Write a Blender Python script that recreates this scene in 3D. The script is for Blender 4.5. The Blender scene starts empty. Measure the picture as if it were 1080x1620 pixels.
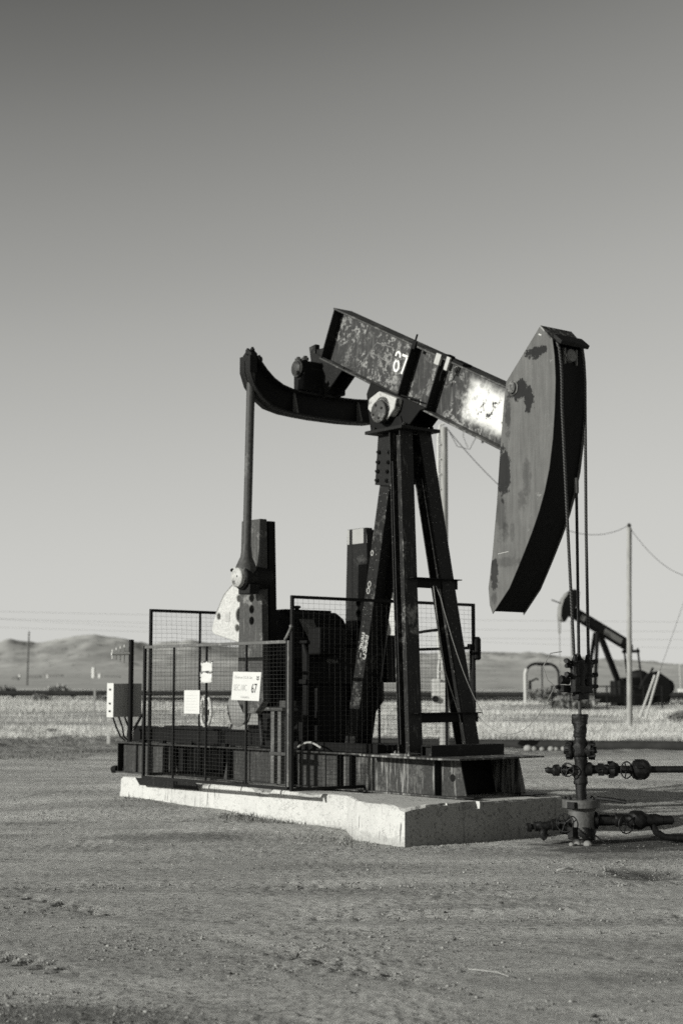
import bpy, bmesh, math, random
import numpy as np
from mathutils import Vector, Matrix
random.seed(7); RNG = np.random.default_rng(7)
S = bpy.context.scene
COL = S.collection
rad = math.radians

# ------------------------------------------------------------------ camera, sky, sun, exposure
FPX, HY = 2500.0, 1090.0                       # focal length and horizon of the 1080x1620 frame, in pixels
EYE = 1.6
PITCH = math.atan((HY - 810) / FPX)
cam_d = bpy.data.cameras.new('camera'); cam = bpy.data.objects.new('camera', cam_d); COL.objects.link(cam)
cam.location = (0, 0, EYE); cam.rotation_euler = (rad(90) + PITCH, 0, 0)
cam_d.sensor_fit = 'VERTICAL'; cam_d.sensor_height = 36; cam_d.sensor_width = 24
cam_d.lens = FPX / 1620 * 36
cam_d.clip_start = 0.1; cam_d.clip_end = 30000
cam_d.dof.use_dof = True; cam_d.dof.focus_distance = 13.2; cam_d.dof.aperture_fstop = 2.2
S.camera = cam
S.cycles.use_denoising = False          # keep the fine grit of the dirt

SUN_DIR = Vector((0.87, 0.50, -0.306)).normalized()      # the way the light travels
SUN_EL = math.asin(-SUN_DIR.z)
SUN_AZ = math.atan2(-SUN_DIR.x, -SUN_DIR.y)
W = bpy.data.worlds.new('World'); S.world = W; W.use_nodes = True
nt = W.node_tree; nt.nodes.clear()
sky = nt.nodes.new('ShaderNodeTexSky'); sky.sky_type = 'NISHITA'; sky.sun_disc = False
sky.sun_elevation = SUN_EL; sky.sun_rotation = SUN_AZ
sky.air_density = 1.0; sky.dust_density = 0.6; sky.ozone_density = 1.0; sky.altitude = 200
sep = nt.nodes.new('ShaderNodeSeparateColor'); nt.links.new(sky.outputs[0], sep.inputs[0])
# the red channel of the sky as black and white film behind an orange filter records it
sc_ = nt.nodes.new('ShaderNodeMath'); sc_.operation = 'MULTIPLY'; sc_.inputs[1].default_value = 0.10
nt.links.new(sep.outputs[0], sc_.inputs[0])
fc = nt.nodes.new('ShaderNodeFloatCurve'); nt.links.new(sc_.outputs[0], fc.inputs['Value'])
cv = fc.mapping.curves[0]
for q_, p_ in zip(cv.points, ((0, 0), (1, 0.62))): q_.location = p_
for p_ in ((0.085, 0.045), (0.119, 0.150), (0.141, 0.235), (0.175, 0.332), (0.231, 0.445), (0.337, 0.552), (0.468, 0.604)): cv.points.new(*p_)
fc.mapping.update()
pw = nt.nodes.new('ShaderNodeMath'); pw.operation = 'MULTIPLY'; pw.inputs[1].default_value = 10.0
nt.links.new(fc.outputs[0], pw.inputs[0])
tint = nt.nodes.new('ShaderNodeCombineColor')
for i, k in enumerate((1.0, 1.0, 0.955)):
    m_ = nt.nodes.new('ShaderNodeMath'); m_.operation = 'MULTIPLY'; m_.inputs[1].default_value = k
    nt.links.new(pw.outputs[0], m_.inputs[0]); nt.links.new(m_.outputs[0], tint.inputs[i])
bg = nt.nodes.new('ShaderNodeBackground'); bg.inputs[1].default_value = 0.10
nt.links.new(tint.outputs[0], bg.inputs[0])
wo = nt.nodes.new('ShaderNodeOutputWorld'); nt.links.new(bg.outputs[0], wo.inputs[0])
sd = bpy.data.lights.new('sun', 'SUN'); sd.energy = 5.0; sd.angle = rad(0.5); sd.color = (1.0, 0.995, 0.95)
sun = bpy.data.objects.new('sun', sd); COL.objects.link(sun)
sun.rotation_euler = SUN_DIR.to_track_quat('-Z', 'Y').to_euler(); sun.location = (-30, -20, 30)
S.view_settings.view_transform = 'Standard'; S.view_settings.look = 'None'
S.view_settings.exposure = 0.0; S.view_settings.gamma = 1.0

# ------------------------------------------------------------------ frames
U = Vector((0.62705, -0.77898, 0)); V = Vector((0.77898, 0.62705, 0)); ORG = Vector((0.657, 16.711, 0))
THETA = math.atan2(U.y, U.x)
FW = Vector((0, math.cos(PITCH), math.sin(PITCH))); UP = Vector((0, -math.sin(PITCH), math.cos(PITCH)))
def at(x, y, Y):
    """world point seen at pixel (x, y) of the photograph at distance Y in front of the camera"""
    d = FW + Vector((1, 0, 0)) * ((x - 540) / FPX) - UP * ((y - 810) / FPX)
    return Vector((0, 0, EYE)) + d * (Y / d.y)
def pad(u, v, z=0.0): return ORG + U * u + V * v + Vector((0, 0, z))
def to_pad(p): q = p - ORG; return q.dot(U), q.dot(V)

# ------------------------------------------------------------------ value noise for terrain
_L = RNG.random((512, 512))
def vnoise(x, y):
    xi = np.floor(x).astype(int); yi = np.floor(y).astype(int); fx = x - xi; fy = y - yi
    fx = fx * fx * (3 - 2 * fx); fy = fy * fy * (3 - 2 * fy)
    a = _L[xi % 512, yi % 512]; b = _L[(xi + 1) % 512, yi % 512]; c = _L[xi % 512, (yi + 1) % 512]; d = _L[(xi + 1) % 512, (yi + 1) % 512]
    return (a * (1 - fx) + b * fx) * (1 - fy) + (c * (1 - fx) + d * fx) * fy - 0.5
def fbm(x, y, o=4, g=0.5):
    s = 0; a = 1.0
    for i in range(o):
        s = s + a * vnoise(x * 2 ** i + 17.3 * i, y * 2 ** i - 9.1 * i); a *= g
    return s
PY = [0, 30, 50, 62, 68, 85, 100, 130, 200, 320]
PZ = [0, 0.0, -0.02, 0.0, 0.08, 0.70, 1.10, 1.45, 2.0, 2.6]
def gz(x, y):
    x = np.asarray(x, float); y = np.asarray(y, float)
    z = np.interp(y, PY, PZ)
    qx = x - ORG.x; qy = y - ORG.y
    u = qx * U.x + qy * U.y; v = qx * V.x + qy * V.y
    # dirt banked up against the left end of the pad
    w = np.clip((-u - 0.6) / 5.0, 0, 1); near = np.exp(-(np.clip(0.3 - v, 0, 9) / 1.8) ** 2)
    z = z + 0.15 * w * near * np.exp(-(np.clip(-u - 6.5, 0, 9) / 3.0) ** 2)
    z = z + 0.05 * fbm(x * 0.22 + 3, y * 0.22 + 5, 3) * np.clip((y - 6) / 20, 0.3, 1)
    return z
def gzf(x, y): return float(gz(x, y))

# ------------------------------------------------------------------ material helper (grey scale world, one warm tint)
TINT = (1.0, 1.0, 0.955)
class Nodes:
    def __init__(s, m): s.t = m.node_tree; s.tc = s.t.nodes.new('ShaderNodeTexCoord')
    def lk(s, v, sock):
        if isinstance(v, (int, float)): sock.default_value = v
        elif isinstance(v, tuple): sock.default_value = v
        else: s.t.links.new(v, sock)
    def vec(s, scale=(1, 1, 1), loc=(0, 0, 0), rot=(0, 0, 0), src='Object'):
        n = s.t.nodes.new('ShaderNodeMapping'); s.t.links.new(s.tc.outputs[src], n.inputs[0])
        n.inputs[1].default_value = loc; n.inputs[2].default_value = rot; n.inputs[3].default_value = scale
        return n.outputs[0]
    def noise(s, scale, detail=4, rough=0.6, vec=None, dist=0.0):
        n = s.t.nodes.new('ShaderNodeTexNoise'); n.inputs['Scale'].default_value = scale; n.inputs['Detail'].default_value = detail
        n.inputs['Roughness'].default_value = rough; n.inputs['Distortion'].default_value = dist
        s.t.links.new(vec if vec is not None else s.tc.outputs['Object'], n.inputs['Vector']); return n.outputs[0]
    def vor(s, scale, vec=None):
        n = s.t.nodes.new('ShaderNodeTexVoronoi'); n.inputs['Scale'].default_value = scale
        s.t.links.new(vec if vec is not None else s.tc.outputs['Object'], n.inputs['Vector']); return n.outputs[0]
    def m(s, op, a, b=0.0, c=None, clamp=False):
        n = s.t.nodes.new('ShaderNodeMath'); n.operation = op; n.use_clamp = clamp
        s.lk(a, n.inputs[0]); s.lk(b, n.inputs[1])
        if c is not None: s.lk(c, n.inputs[2])
        return n.outputs[0]
    def step(s, v, lo, hi):
        n = s.t.nodes.new('ShaderNodeMapRange'); n.interpolation_type = 'SMOOTHSTEP'
        s.lk(v, n.inputs[0]); n.inputs[1].default_value = lo; n.inputs[2].default_value = hi; return n.outputs[0]
    def rng(s, v, lo, hi, a, b):
        n = s.t.nodes.new('ShaderNodeMapRange'); s.lk(v, n.inputs[0])
        for i, k in enumerate((lo, hi, a, b)): n.inputs[1 + i].default_value = k
        return n.outputs[0]
    def mix(s, f, a, b):
        n = s.t.nodes.new('ShaderNodeMix'); n.data_type = 'FLOAT'
        s.lk(f, n.inputs[0]); s.lk(a, n.inputs[2]); s.lk(b, n.inputs[3]); return n.outputs[0]
    def xyz(s, vec):
        n = s.t.nodes.new('ShaderNodeSeparateXYZ'); s.t.links.new(vec, n.inputs[0]); return n.outputs
    def grey(s, v):
        n = s.t.nodes.new('ShaderNodeCombineColor')
        for i, k in enumerate(TINT):
            if k == 1.0: s.lk(v, n.inputs[i])
            else: s.lk(s.m('MULTIPLY', v, k), n.inputs[i])
        return n.outputs[0]
    def bump(s, h, strength, dist=0.01):
        n = s.t.nodes.new('ShaderNodeBump'); n.inputs['Strength'].default_value = strength; n.inputs['Distance'].default_value = dist
        s.t.links.new(h, n.inputs['Height']); return n.outputs[0]
def material(name, fn):
    m = bpy.data.materials.new(name); m.use_nodes = True
    b = m.node_tree.nodes['Principled BSDF']; n = Nodes(m); r = fn(n)
    n.lk(n.grey(r['c']), b.inputs['Base Color'])
    n.lk(r.get('r', 0.6), b.inputs['Roughness'])
    b.inputs['Metallic'].default_value = r.get('metal', 0.0)
    b.inputs['Specular IOR Level'].default_value = r.get('spec', 0.35)
    if 'n' in r: n.t.links.new(r['n'], b.inputs['Normal'])
    return m
def worn(name, dark, lite, amount=0.55, scale=5.0, rough=0.5, spots=0.0, streak=True, bump=0.25, spec=0.4):
    """painted steel with worn, rusty and dusty patches and run-down streaks"""
    def fn(n):
        big = n.noise(scale, 6, 0.65); fine = n.noise(scale * 9, 5, 0.7)
        mask = n.step(n.m('ADD', n.m('MULTIPLY', big, 0.75), n.m('MULTIPLY', fine, 0.25)), amount, amount + 0.10)
        if streak:
            st = n.noise(7, 5, 0.6, n.vec((3.2, 3.2, 0.28)))
            mask = n.m('MAXIMUM', mask, n.m('MULTIPLY', n.step(st, amount + 0.03, amount + 0.2), 0.55))
        c = n.mix(mask, n.rng(fine, 0.3, 0.7, dark * 0.65, dark * 1.35), n.rng(fine, 0.3, 0.7, lite * 0.7, lite * 1.25))
        if spots:
            sp = n.step(n.noise(scale * 22, 3, 0.5), 0.66, 0.7)
            c = n.mix(n.m('MULTIPLY', sp, 0.8), c, spots)
        return dict(c=c, r=n.rng(fine, 0.2, 0.8, rough - 0.12, rough + 0.18), n=n.bump(n.m('ADD', fine, big), bump, 0.004), spec=spec)
    return material(name, fn)
def plain(name, v, rough=0.6, var=0.2, scale=8.0, metal=0.0, spec=0.35):
    def fn(n):
        k = n.noise(scale, 6, 0.65)
        return dict(c=n.rng(k, 0.25, 0.75, v * (1 - var), v * (1 + var)), r=rough, metal=metal, spec=spec, n=n.bump(k, 0.15, 0.004))
    return material(name, fn)

M = {}
M['black'] = worn('black_greasy_steel', 0.006, 0.018, 0.58, 4, 0.6, spec=0.12)
M['dark'] = worn('dark_painted_steel', 0.010, 0.045, 0.57, 5, 0.55, spots=0.10, spec=0.15)
def skid_fn(n):
    big = n.noise(2.4, 6, 0.65); fine = n.noise(26, 5, 0.7); zone = n.noise(1.1, 3, 0.5, n.vec(loc=(3, 0, 2)))
    st = n.noise(6, 6, 0.7, n.vec((2.6, 2.6, 0.22)))
    front = n.step(n.xyz(n.vec())[0], -1.0, 0.2)
    c = n.rng(fine, 0.3, 0.7, 0.018, 0.045)
    c = n.mix(n.m('MULTIPLY', n.step(n.m('ADD', n.m('MULTIPLY', big, 0.7), n.m('MULTIPLY', fine, 0.3)), 0.50, 0.62), n.m('ADD', 0.35, n.m('MULTIPLY', front, 0.45))), c, 0.095)
    c = n.mix(n.m('MULTIPLY', n.step(n.m('ADD', n.m('MULTIPLY', st, 0.75), n.m('MULTIPLY', zone, 0.25)), 0.49, 0.60), n.m('ADD', 0.10, n.m('MULTIPLY', front, 0.75))), c, 0.27)
    c = n.mix(n.m('MULTIPLY', n.step(n.noise(55, 3, 0.5), 0.66, 0.7), 0.8), c, 0.17)
    return dict(c=c, r=0.55, spec=0.2, n=n.bump(n.m('ADD', fine, big), 0.25, 0.004))
M['skid'] = material('weathered_skid_paint', skid_fn)
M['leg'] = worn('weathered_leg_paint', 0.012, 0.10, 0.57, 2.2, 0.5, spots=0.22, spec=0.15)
M['flange'] = worn('dusty_beam_flange', 0.045, 0.13, 0.52, 3.5, 0.5, spec=0.25)
M['crank'] = worn('rusty_crank_face', 0.055, 0.17, 0.53, 3.2, 0.55, spec=0.2)
M['pitman'] = worn('pitman_tube_paint', 0.055, 0.11, 0.56, 3.0, 0.5, spec=0.2)
M['rail'] = worn('bare_gate_rail', 0.09, 0.19, 0.52, 6.0, 0.5)
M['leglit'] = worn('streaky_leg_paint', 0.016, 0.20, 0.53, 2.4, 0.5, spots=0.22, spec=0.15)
M['void'] = plain('gap_shade_black', 0.004, 0.9, 0.2, 5, spec=0.0)
M['post'] = worn('dark_panel_frame', 0.010, 0.03, 0.56, 6.0, 0.5, spec=0.15)
M['wire'] = plain('dull_mesh_wire', 0.045, 0.7, 0.3, spec=0.1)
M['cable'] = plain('greasy_wire_rope', 0.02, 0.6, 0.3, spec=0.1)
M['grease'] = worn('oil_soaked_iron', 0.006, 0.03, 0.56, 14.0, 0.5, bump=0.8, spec=0.25)
M['well'] = worn('wellhead_iron', 0.008, 0.05, 0.55, 14.0, 0.5, bump=0.8, spec=0.25)
M['casing'] = worn('casing_dusty_steel', 0.075, 0.13, 0.5, 4.0, 0.55)
M['white'] = worn('chalky_white_paint', 0.44, 0.30, 0.60, 6.0, 0.5, bump=0.1, streak=False)
M['capwhite'] = worn('grimy_cap_paint', 0.40, 0.04, 0.52, 7.0, 0.5, streak=False)
M['sign'] = plain('white_sign_enamel', 0.54, 0.45, 0.05, 3)
M['ink'] = plain('black_lettering', 0.03, 0.5, 0.1)
M['faint'] = plain('faded_lettering', 0.38, 0.5, 0.1)
M['wpaint'] = plain('white_stencil_paint', 0.66, 0.5, 0.06, 20)
M['boxlite'] = plain('pale_grey_enamel', 0.34, 0.5, 0.08, 3)
M['box'] = plain('grey_box_paint', 0.20, 0.5, 0.12, 3)
M['pale'] = plain('pale_box_paint', 0.5, 0.5, 0.12, 6)
M['galv'] = plain('galvanised_metal', 0.38, 0.45, 0.15, 12)
M['footstone'] = plain('dusty_stone', 0.17, 0.9, 0.3, 9)
M['stone'] = plain('pale_stone', 0.30, 0.9, 0.3, 9)
M['rust'] = plain('old_rusty_pipe', 0.030, 0.8, 0.4, 2.5, spec=0.1)
M['bgdark'] = plain('far_machine_paint', 0.012, 0.7, 0.3, 2, spec=0.1)
M['bgpale'] = plain('far_pale_paint', 0.40, 0.5, 0.15, 2)
M['bgwhite'] = plain('far_tank_white', 0.6, 0.5, 0.08, 1)
M['twig'] = plain('dry_straw', 0.42, 0.8, 0.2, 30)
M['shrub'] = plain('desert_shrub_leaf', 0.19, 0.9, 0.4, 3)
M['clear'] = plain('sunlit_crank_top', 0.30, 0.5, 0.10, 3)

def wood_fn(n):
    g = n.noise(6, 6, 0.7, n.vec((6, 6, 0.35)))
    return dict(c=n.rng(g, 0.3, 0.7, 0.16, 0.42), r=0.85, n=n.bump(g, 0.6, 0.01), spec=0.2)
M['wood'] = material('weathered_pole_wood', wood_fn)
def wood2_fn(n):
    g = n.noise(6, 6, 0.7, n.vec((6, 6, 0.35)))
    return dict(c=n.rng(g, 0.3, 0.7, 0.06, 0.16), r=0.85, spec=0.2)
M['darkwood'] = material('dark_pole_wood', wood2_fn)

def rope_fn(n):
    x = n.xyz(n.vec())
    w = n.m('SINE', n.m('ADD', n.m('MULTIPLY', x[2], 190.0), n.m('MULTIPLY', x[0], 120.0)))
    return dict(c=n.rng(w, -1, 1, 0.008, 0.05), r=0.5, n=n.bump(w, 0.6, 0.004))
M['rope'] = material('twisted_wire_rope', rope_fn)

def concrete_fn(n):
    k = n.noise(1.6, 8, 0.7); f = n.noise(24, 6, 0.75)
    drip = n.step(n.noise(3.0, 4, 0.6, n.vec((4.5, 4.5, 0.25))), 0.63, 0.72)
    pits = n.step(n.noise(38, 3, 0.6), 0.62, 0.7)
    c = n.rng(n.m('ADD', n.m('MULTIPLY', k, 0.6), n.m('MULTIPLY', f, 0.4)), 0.3, 0.7, 0.40, 0.58)
    z = n.xyz(n.vec())[2]
    d2 = n.step(n.noise(5, 3, 0.5, n.vec((5, 5, 0.12))), 0.60, 0.65)
    c = n.mix(n.m('MULTIPLY', n.step(n.m('ABSOLUTE', n.m('SUBTRACT', n.noise(1.3, 6, 0.75), 0.5)), 0.006, 0.002), 0.6), c, 0.12)
    c = n.mix(n.m('MULTIPLY', drip, 0.55), c, 0.16)
    c = n.mix(n.m('MULTIPLY', n.m('MULTIPLY', d2, n.step(n.noise(2.2, 3, 0.5, n.vec(loc=(1, 7, 3))), 0.48, 0.56)), 0.8), c, 0.06)
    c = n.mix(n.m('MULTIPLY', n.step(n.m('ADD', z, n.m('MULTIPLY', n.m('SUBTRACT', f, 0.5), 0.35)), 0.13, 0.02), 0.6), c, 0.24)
    c = n.mix(n.m('MULTIPLY', pits, 0.55), c, 0.2)
    return dict(c=c, r=0.9, n=n.bump(n.m('ADD', f, n.m('MULTIPLY', pits, -0.8)), 0.5, 0.012), spec=0.2)
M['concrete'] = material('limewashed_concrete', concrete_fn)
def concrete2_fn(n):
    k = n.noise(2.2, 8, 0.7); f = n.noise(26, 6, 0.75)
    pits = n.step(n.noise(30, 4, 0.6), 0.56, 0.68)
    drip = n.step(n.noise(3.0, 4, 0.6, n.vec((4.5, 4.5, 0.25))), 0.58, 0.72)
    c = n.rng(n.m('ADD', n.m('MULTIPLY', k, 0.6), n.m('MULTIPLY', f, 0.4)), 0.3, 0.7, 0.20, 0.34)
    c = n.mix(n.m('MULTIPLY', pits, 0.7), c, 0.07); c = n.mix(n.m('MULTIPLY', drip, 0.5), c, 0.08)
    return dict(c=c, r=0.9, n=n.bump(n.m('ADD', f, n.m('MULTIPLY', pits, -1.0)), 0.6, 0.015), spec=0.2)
M['concrete_end'] = material('darker_end_concrete', concrete2_fn)

# ------------------------------------------------------------------ mesh builder
class MB:
    def __init__(s): s.v = []; s.f = []; s.mi = []; s.cur = 0
    def add(s, vs, fs):
        o = len(s.v); s.v += [Vector(p) for p in vs]; s.f += [tuple(o + i for i in f) for f in fs]; s.mi += [s.cur] * len(fs)
        return s
    def hexa(s, p):   # 8 corners: bottom ring 0-3, top ring 4-7
        return s.add(p, [(3, 2, 1, 0), (4, 5, 6, 7), (0, 1, 5, 4), (1, 2, 6, 5), (2, 3, 7, 6), (3, 0, 4, 7)])
    def box(s, a, b):
        (x0, y0, z0), (x1, y1, z1) = a, b
        return s.hexa([(x0, y0, z0), (x1, y0, z0), (x1, y1, z0), (x0, y1, z0), (x0, y0, z1), (x1, y0, z1), (x1, y1, z1), (x0, y1, z1)])
    @staticmethod
    def basis(p0, p1, side):
        d = (Vector(p1) - Vector(p0)).normalized(); a = Vector(side); a = (a - d * a.dot(d))
        if a.length < 1e-5: a = Vector((0, 0, 1)).cross(d) if abs(d.z) < 0.9 else Vector((1, 0, 0)).cross(d)
        a.normalize(); return d, a, d.cross(a)
    def bar(s, p0, p1, w, h, side=(0, 1, 0), w1=None, h1=None):
        """rectangular bar; w is measured along side, h across it"""
        p0 = Vector(p0); p1 = Vector(p1); d, a, b = s.basis(p0, p1, side)
        w1 = w if w1 is None else w1; h1 = h if h1 is None else h1
        q = [p0 + a * (i * w / 2) + b * (j * h / 2) for i, j in ((-1, -1), (1, -1), (1, 1), (-1, 1))]
        q += [p1 + a * (i * w1 / 2) + b * (j * h1 / 2) for i, j in ((-1, -1), (1, -1), (1, 1), (-1, 1))]
        return s.hexa(q)
    def ibeam(s, p0, p1, w, h, side, tf=0.018, tw=0.014):
        """I section: flange width w along side, depth h across it"""
        p0 = Vector(p0); p1 = Vector(p1); d, a, b = s.basis(p0, p1, side)
        for k in (-1, 1):
            o = b * (k * (h / 2 - tf / 2)); s.bar(p0 + o, p1 + o, w, tf, side)
        return s.bar(p0, p1, tw, h - 2 * tf + 0.004, side)
    def tube(s, pts, r, seg=10, cap=True, r1=None):
        pts = [Vector(p) for p in pts]; n = len(pts); rings = []
        d0 = (pts[1] - pts[0]).normalized(); a = Vector((0, 0, 1)) if abs(d0.z) < 0.9 else Vector((1, 0, 0))
        a = (a - d0 * a.dot(d0)).normalized(); vs = []
        for i, p in enumerate(pts):
            d = (pts[min(i + 1, n - 1)] - pts[max(i - 1, 0)]).normalized()
            a = (a - d * a.dot(d)).normalized(); b = d.cross(a)
            rr = r if r1 is None else r + (r1 - r) * i / (n - 1)
            if isinstance(r, (list, tuple)): rr = r[i]
            vs += [p + (a * math.cos(t) + b * math.sin(t)) * rr for t in (2 * math.pi * k / seg for k in range(seg))]
        fs = [(i * seg + k, i * seg + (k + 1) % seg, (i + 1) * seg + (k + 1) % seg, (i + 1) * seg + k) for i in range(n - 1) for k in range(seg)]
        if cap: fs += [tuple(range(seg))[::-1], tuple((n - 1) * seg + k for k in range(seg))]
        return s.add(vs, fs)
    def lathe(s, p0, d, prof, seg=20):
        """prof = [(distance along d, radius)]"""
        p0 = Vector(p0); d = Vector(d).normalized()
        pts = [p0 + d * t for t, _ in prof]; a = Vector((0, 0, 1)) if abs(d.z) < 0.9 else Vector((1, 0, 0))
        a = (a - d * a.dot(d)).normalized(); b = d.cross(a); vs = []
        for p, (_, r) in zip(pts, prof):
            vs += [p + (a * math.cos(t) + b * math.sin(t)) * max(r, 1e-4) for t in (2 * math.pi * k / seg for k in range(seg))]
        n = len(prof)
        fs = [(i * seg + k, i * seg + (k + 1) % seg, (i + 1) * seg + (k + 1) % seg, (i + 1) * seg + k) for i in range(n - 1) for k in range(seg)]
        fs += [tuple(range(seg))[::-1], tuple((n - 1) * seg + k for k in range(seg))]
        return s.add(vs, fs)
    def cyl(s, p0, p1, r, seg=16, r1=None):
        L = (Vector(p1) - Vector(p0)).length; return s.lathe(p0, Vector(p1) - Vector(p0), [(0, r), (L, r if r1 is None else r1)], seg)
    def torus(s, c, axis, R, r, seg=20, q=6):
        c = Vector(c); d = Vector(axis).normalized(); a = Vector((0, 0, 1)) if abs(d.z) < 0.9 else Vector((1, 0, 0))
        a = (a - d * a.dot(d)).normalized(); b = d.cross(a); vs = []
        for k in range(seg):
            t = 2 * math.pi * k / seg; e = a * math.cos(t) + b * math.sin(t)
            vs += [c + e * (R + r * math.cos(w)) + d * (r * math.sin(w)) for w in (2 * math.pi * j / q for j in range(q))]
        fs = [(k * q + j, k * q + (j + 1) % q, ((k + 1) % seg) * q + (j + 1) % q, ((k + 1) % seg) * q + j) for k in range(seg) for j in range(q)]
        return s.add(vs, fs)
    def prism(s, poly, ext, plane):
        """extrude a 2-D polygon; plane maps (a, b, t) to a point, ext=(t0, t1)"""
        n = len(poly); vs = [plane(a, b, ext[0]) for a, b in poly] + [plane(a, b, ext[1]) for a, b in poly]
        fs = [tuple(range(n))[::-1], tuple(range(n, 2 * n))] + [(i, (i + 1) % n, n + (i + 1) % n, n + i) for i in range(n)]
        return s.add(vs, fs)
    def strip(s, up, lo, ext, plane):
        """solid between two polylines of equal length, extruded over ext"""
        n = len(up); vs = []
        for t in ext: vs += [plane(a, b, t) for a, b in up] + [plane(a, b, t) for a, b in lo]
        fs = []
        for i in range(n - 1):
            fs += [(i, i + 1, n + i + 1, n + i), (2 * n + i, 3 * n + i, 3 * n + i + 1, 2 * n + i + 1),
                   (i, 2 * n + i, 2 * n + i + 1, i + 1), (n + i, n + i + 1, 3 * n + i + 1, 3 * n + i)]
        fs += [(0, n, 3 * n, 2 * n), (n - 1, 3 * n - 1, 4 * n - 1, 2 * n - 1)]
        return s.add(vs, fs)
    def ball(s, c, r, seg=10, rings=6, sq=(1, 1, 1)):
        c = Vector(c); vs = [c + Vector((0, 0, r * sq[2]))]; fs = []
        for i in range(1, rings):
            p = math.pi * i / rings
            vs += [c + Vector((r * sq[0] * math.sin(p) * math.cos(t), r * sq[1] * math.sin(p) * math.sin(t), r * sq[2] * math.cos(p))) for t in (2 * math.pi * k / seg for k in range(seg))]
        vs.append(c - Vector((0, 0, r * sq[2]))); L = len(vs) - 1
        fs += [(0, 1 + k, 1 + (k + 1) % seg) for k in range(seg)]
        fs += [(1 + (i - 1) * seg + k, 1 + i * seg + k, 1 + i * seg + (k + 1) % seg, 1 + (i - 1) * seg + (k + 1) % seg) for i in range(1, rings - 1) for k in range(seg)]
        fs += [(L, 1 + (rings - 2) * seg + (k + 1) % seg, 1 + (rings - 2) * seg + k) for k in range(seg)]
        return s.add(vs, fs)
    def ribbon(s, pts, w, plane, t0, t1):
        """flat painted stroke along 2-D points, as a thin solid"""
        P = [Vector(p) for p in pts]; up = []; lo = []
        for i, p in enumerate(P):
            d = (P[min(i + 1, len(P) - 1)] - P[max(i - 1, 0)]).normalized(); nn = Vector((-d.y, d.x))
            up.append(p + nn * w / 2); lo.append(p - nn * w / 2)
        return s.strip([tuple(q) for q in up], [tuple(q) for q in lo], (t0, t1), plane)
    def islands(s):
        p = list(range(len(s.v)))
        def find(a):
            while p[a] != a: p[a] = p[p[a]]; a = p[a]
            return a
        for f in s.f:
            r = find(f[0])
            for k in f[1:]: p[find(k)] = r
        out = {}
        for f, mi in zip(s.f, s.mi): out.setdefault(find(f[0]), []).append((f, mi))
        for fl in out.values():
            ids = sorted({k for f, _ in fl for k in f}); mp = {k: i for i, k in enumerate(ids)}
            b = MB(); b.v = [s.v[k] for k in ids]; b.f = [tuple(mp[k] for k in f) for f, _ in fl]; b.mi = [m for _, m in fl]; yield b
    def build_each(s, name, mat, parent=None, **kw):
        """every separate piece becomes a part of its own"""
        return [b.build(name, mat, parent, **kw) for b in s.islands()]
    def build(s, name, mat, parent=None, bevel=0.0, smooth=True, o=None, bool_cut=None, crust=0.0):
        base = Vector(parent['o']) if (parent is not None and 'o' in parent) else Vector(o or (0, 0, 0))
        me = bpy.data.meshes.new(name); me.from_pydata([tuple(p - base) for p in s.v], [], s.f)
        mats = mat if isinstance(mat, (list, tuple)) else [mat]
        for k in mats: me.materials.append(M[k] if isinstance(k, str) else k)
        me.polygons.foreach_set('material_index', s.mi)
        bm = bmesh.new(); bm.from_mesh(me); bmesh.ops.recalc_face_normals(bm, faces=bm.faces)
        if crust:      # oily dirt caked on a casting: knobbly skin a few millimetres deep
            for _ in range(2):
                ee = [e for e in bm.edges if e.calc_length() > 0.022]
                if ee: bmesh.ops.subdivide_edges(bm, edges=ee, cuts=1, use_grid_fill=True)
            bmesh.ops.triangulate(bm, faces=[f for f in bm.faces if len(f.verts) > 4]); bm.normal_update()
            co = np.array([v.co for v in bm.verts]); d = fbm(co[:, 0] * 26 + co[:, 2] * 11, co[:, 1] * 26 + co[:, 2] * 23, 3, 0.6)
            for v, k in zip(bm.verts, d): v.co += v.normal * float(k) * crust
        bm.to_mesh(me); bm.free()
        ob = bpy.data.objects.new(name, me); COL.objects.link(ob)
        if bool_cut is not None:
            c = bool_cut.build('cutter', mat, parent, smooth=False); c.parent = None
            md = ob.modifiers.new('cut', 'BOOLEAN'); md.object = c; md.operation = 'DIFFERENCE'; md.solver = 'EXACT'
            dg = bpy.context.evaluated_depsgraph_get(); dg.update()
            nm = bpy.data.meshes.new_from_object(ob.evaluated_get(dg)); ob.modifiers.clear(); ob.data = nm; me = nm
            bpy.data.objects.remove(c)
        if bevel:
            md = ob.modifiers.new('bevel', 'BEVEL'); md.width = bevel; md.segments = 2; md.limit_method = 'ANGLE'; md.angle_limit = rad(40)
            md.harden_normals = False
        if smooth:
            me.polygons.foreach_set('use_smooth', [True] * len(me.polygons)); me.set_sharp_from_angle(angle=rad(38))
        if parent is not None: ob.parent = parent; ob['o'] = tuple(base)
        else: ob['o'] = tuple(base)
        return ob

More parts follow.
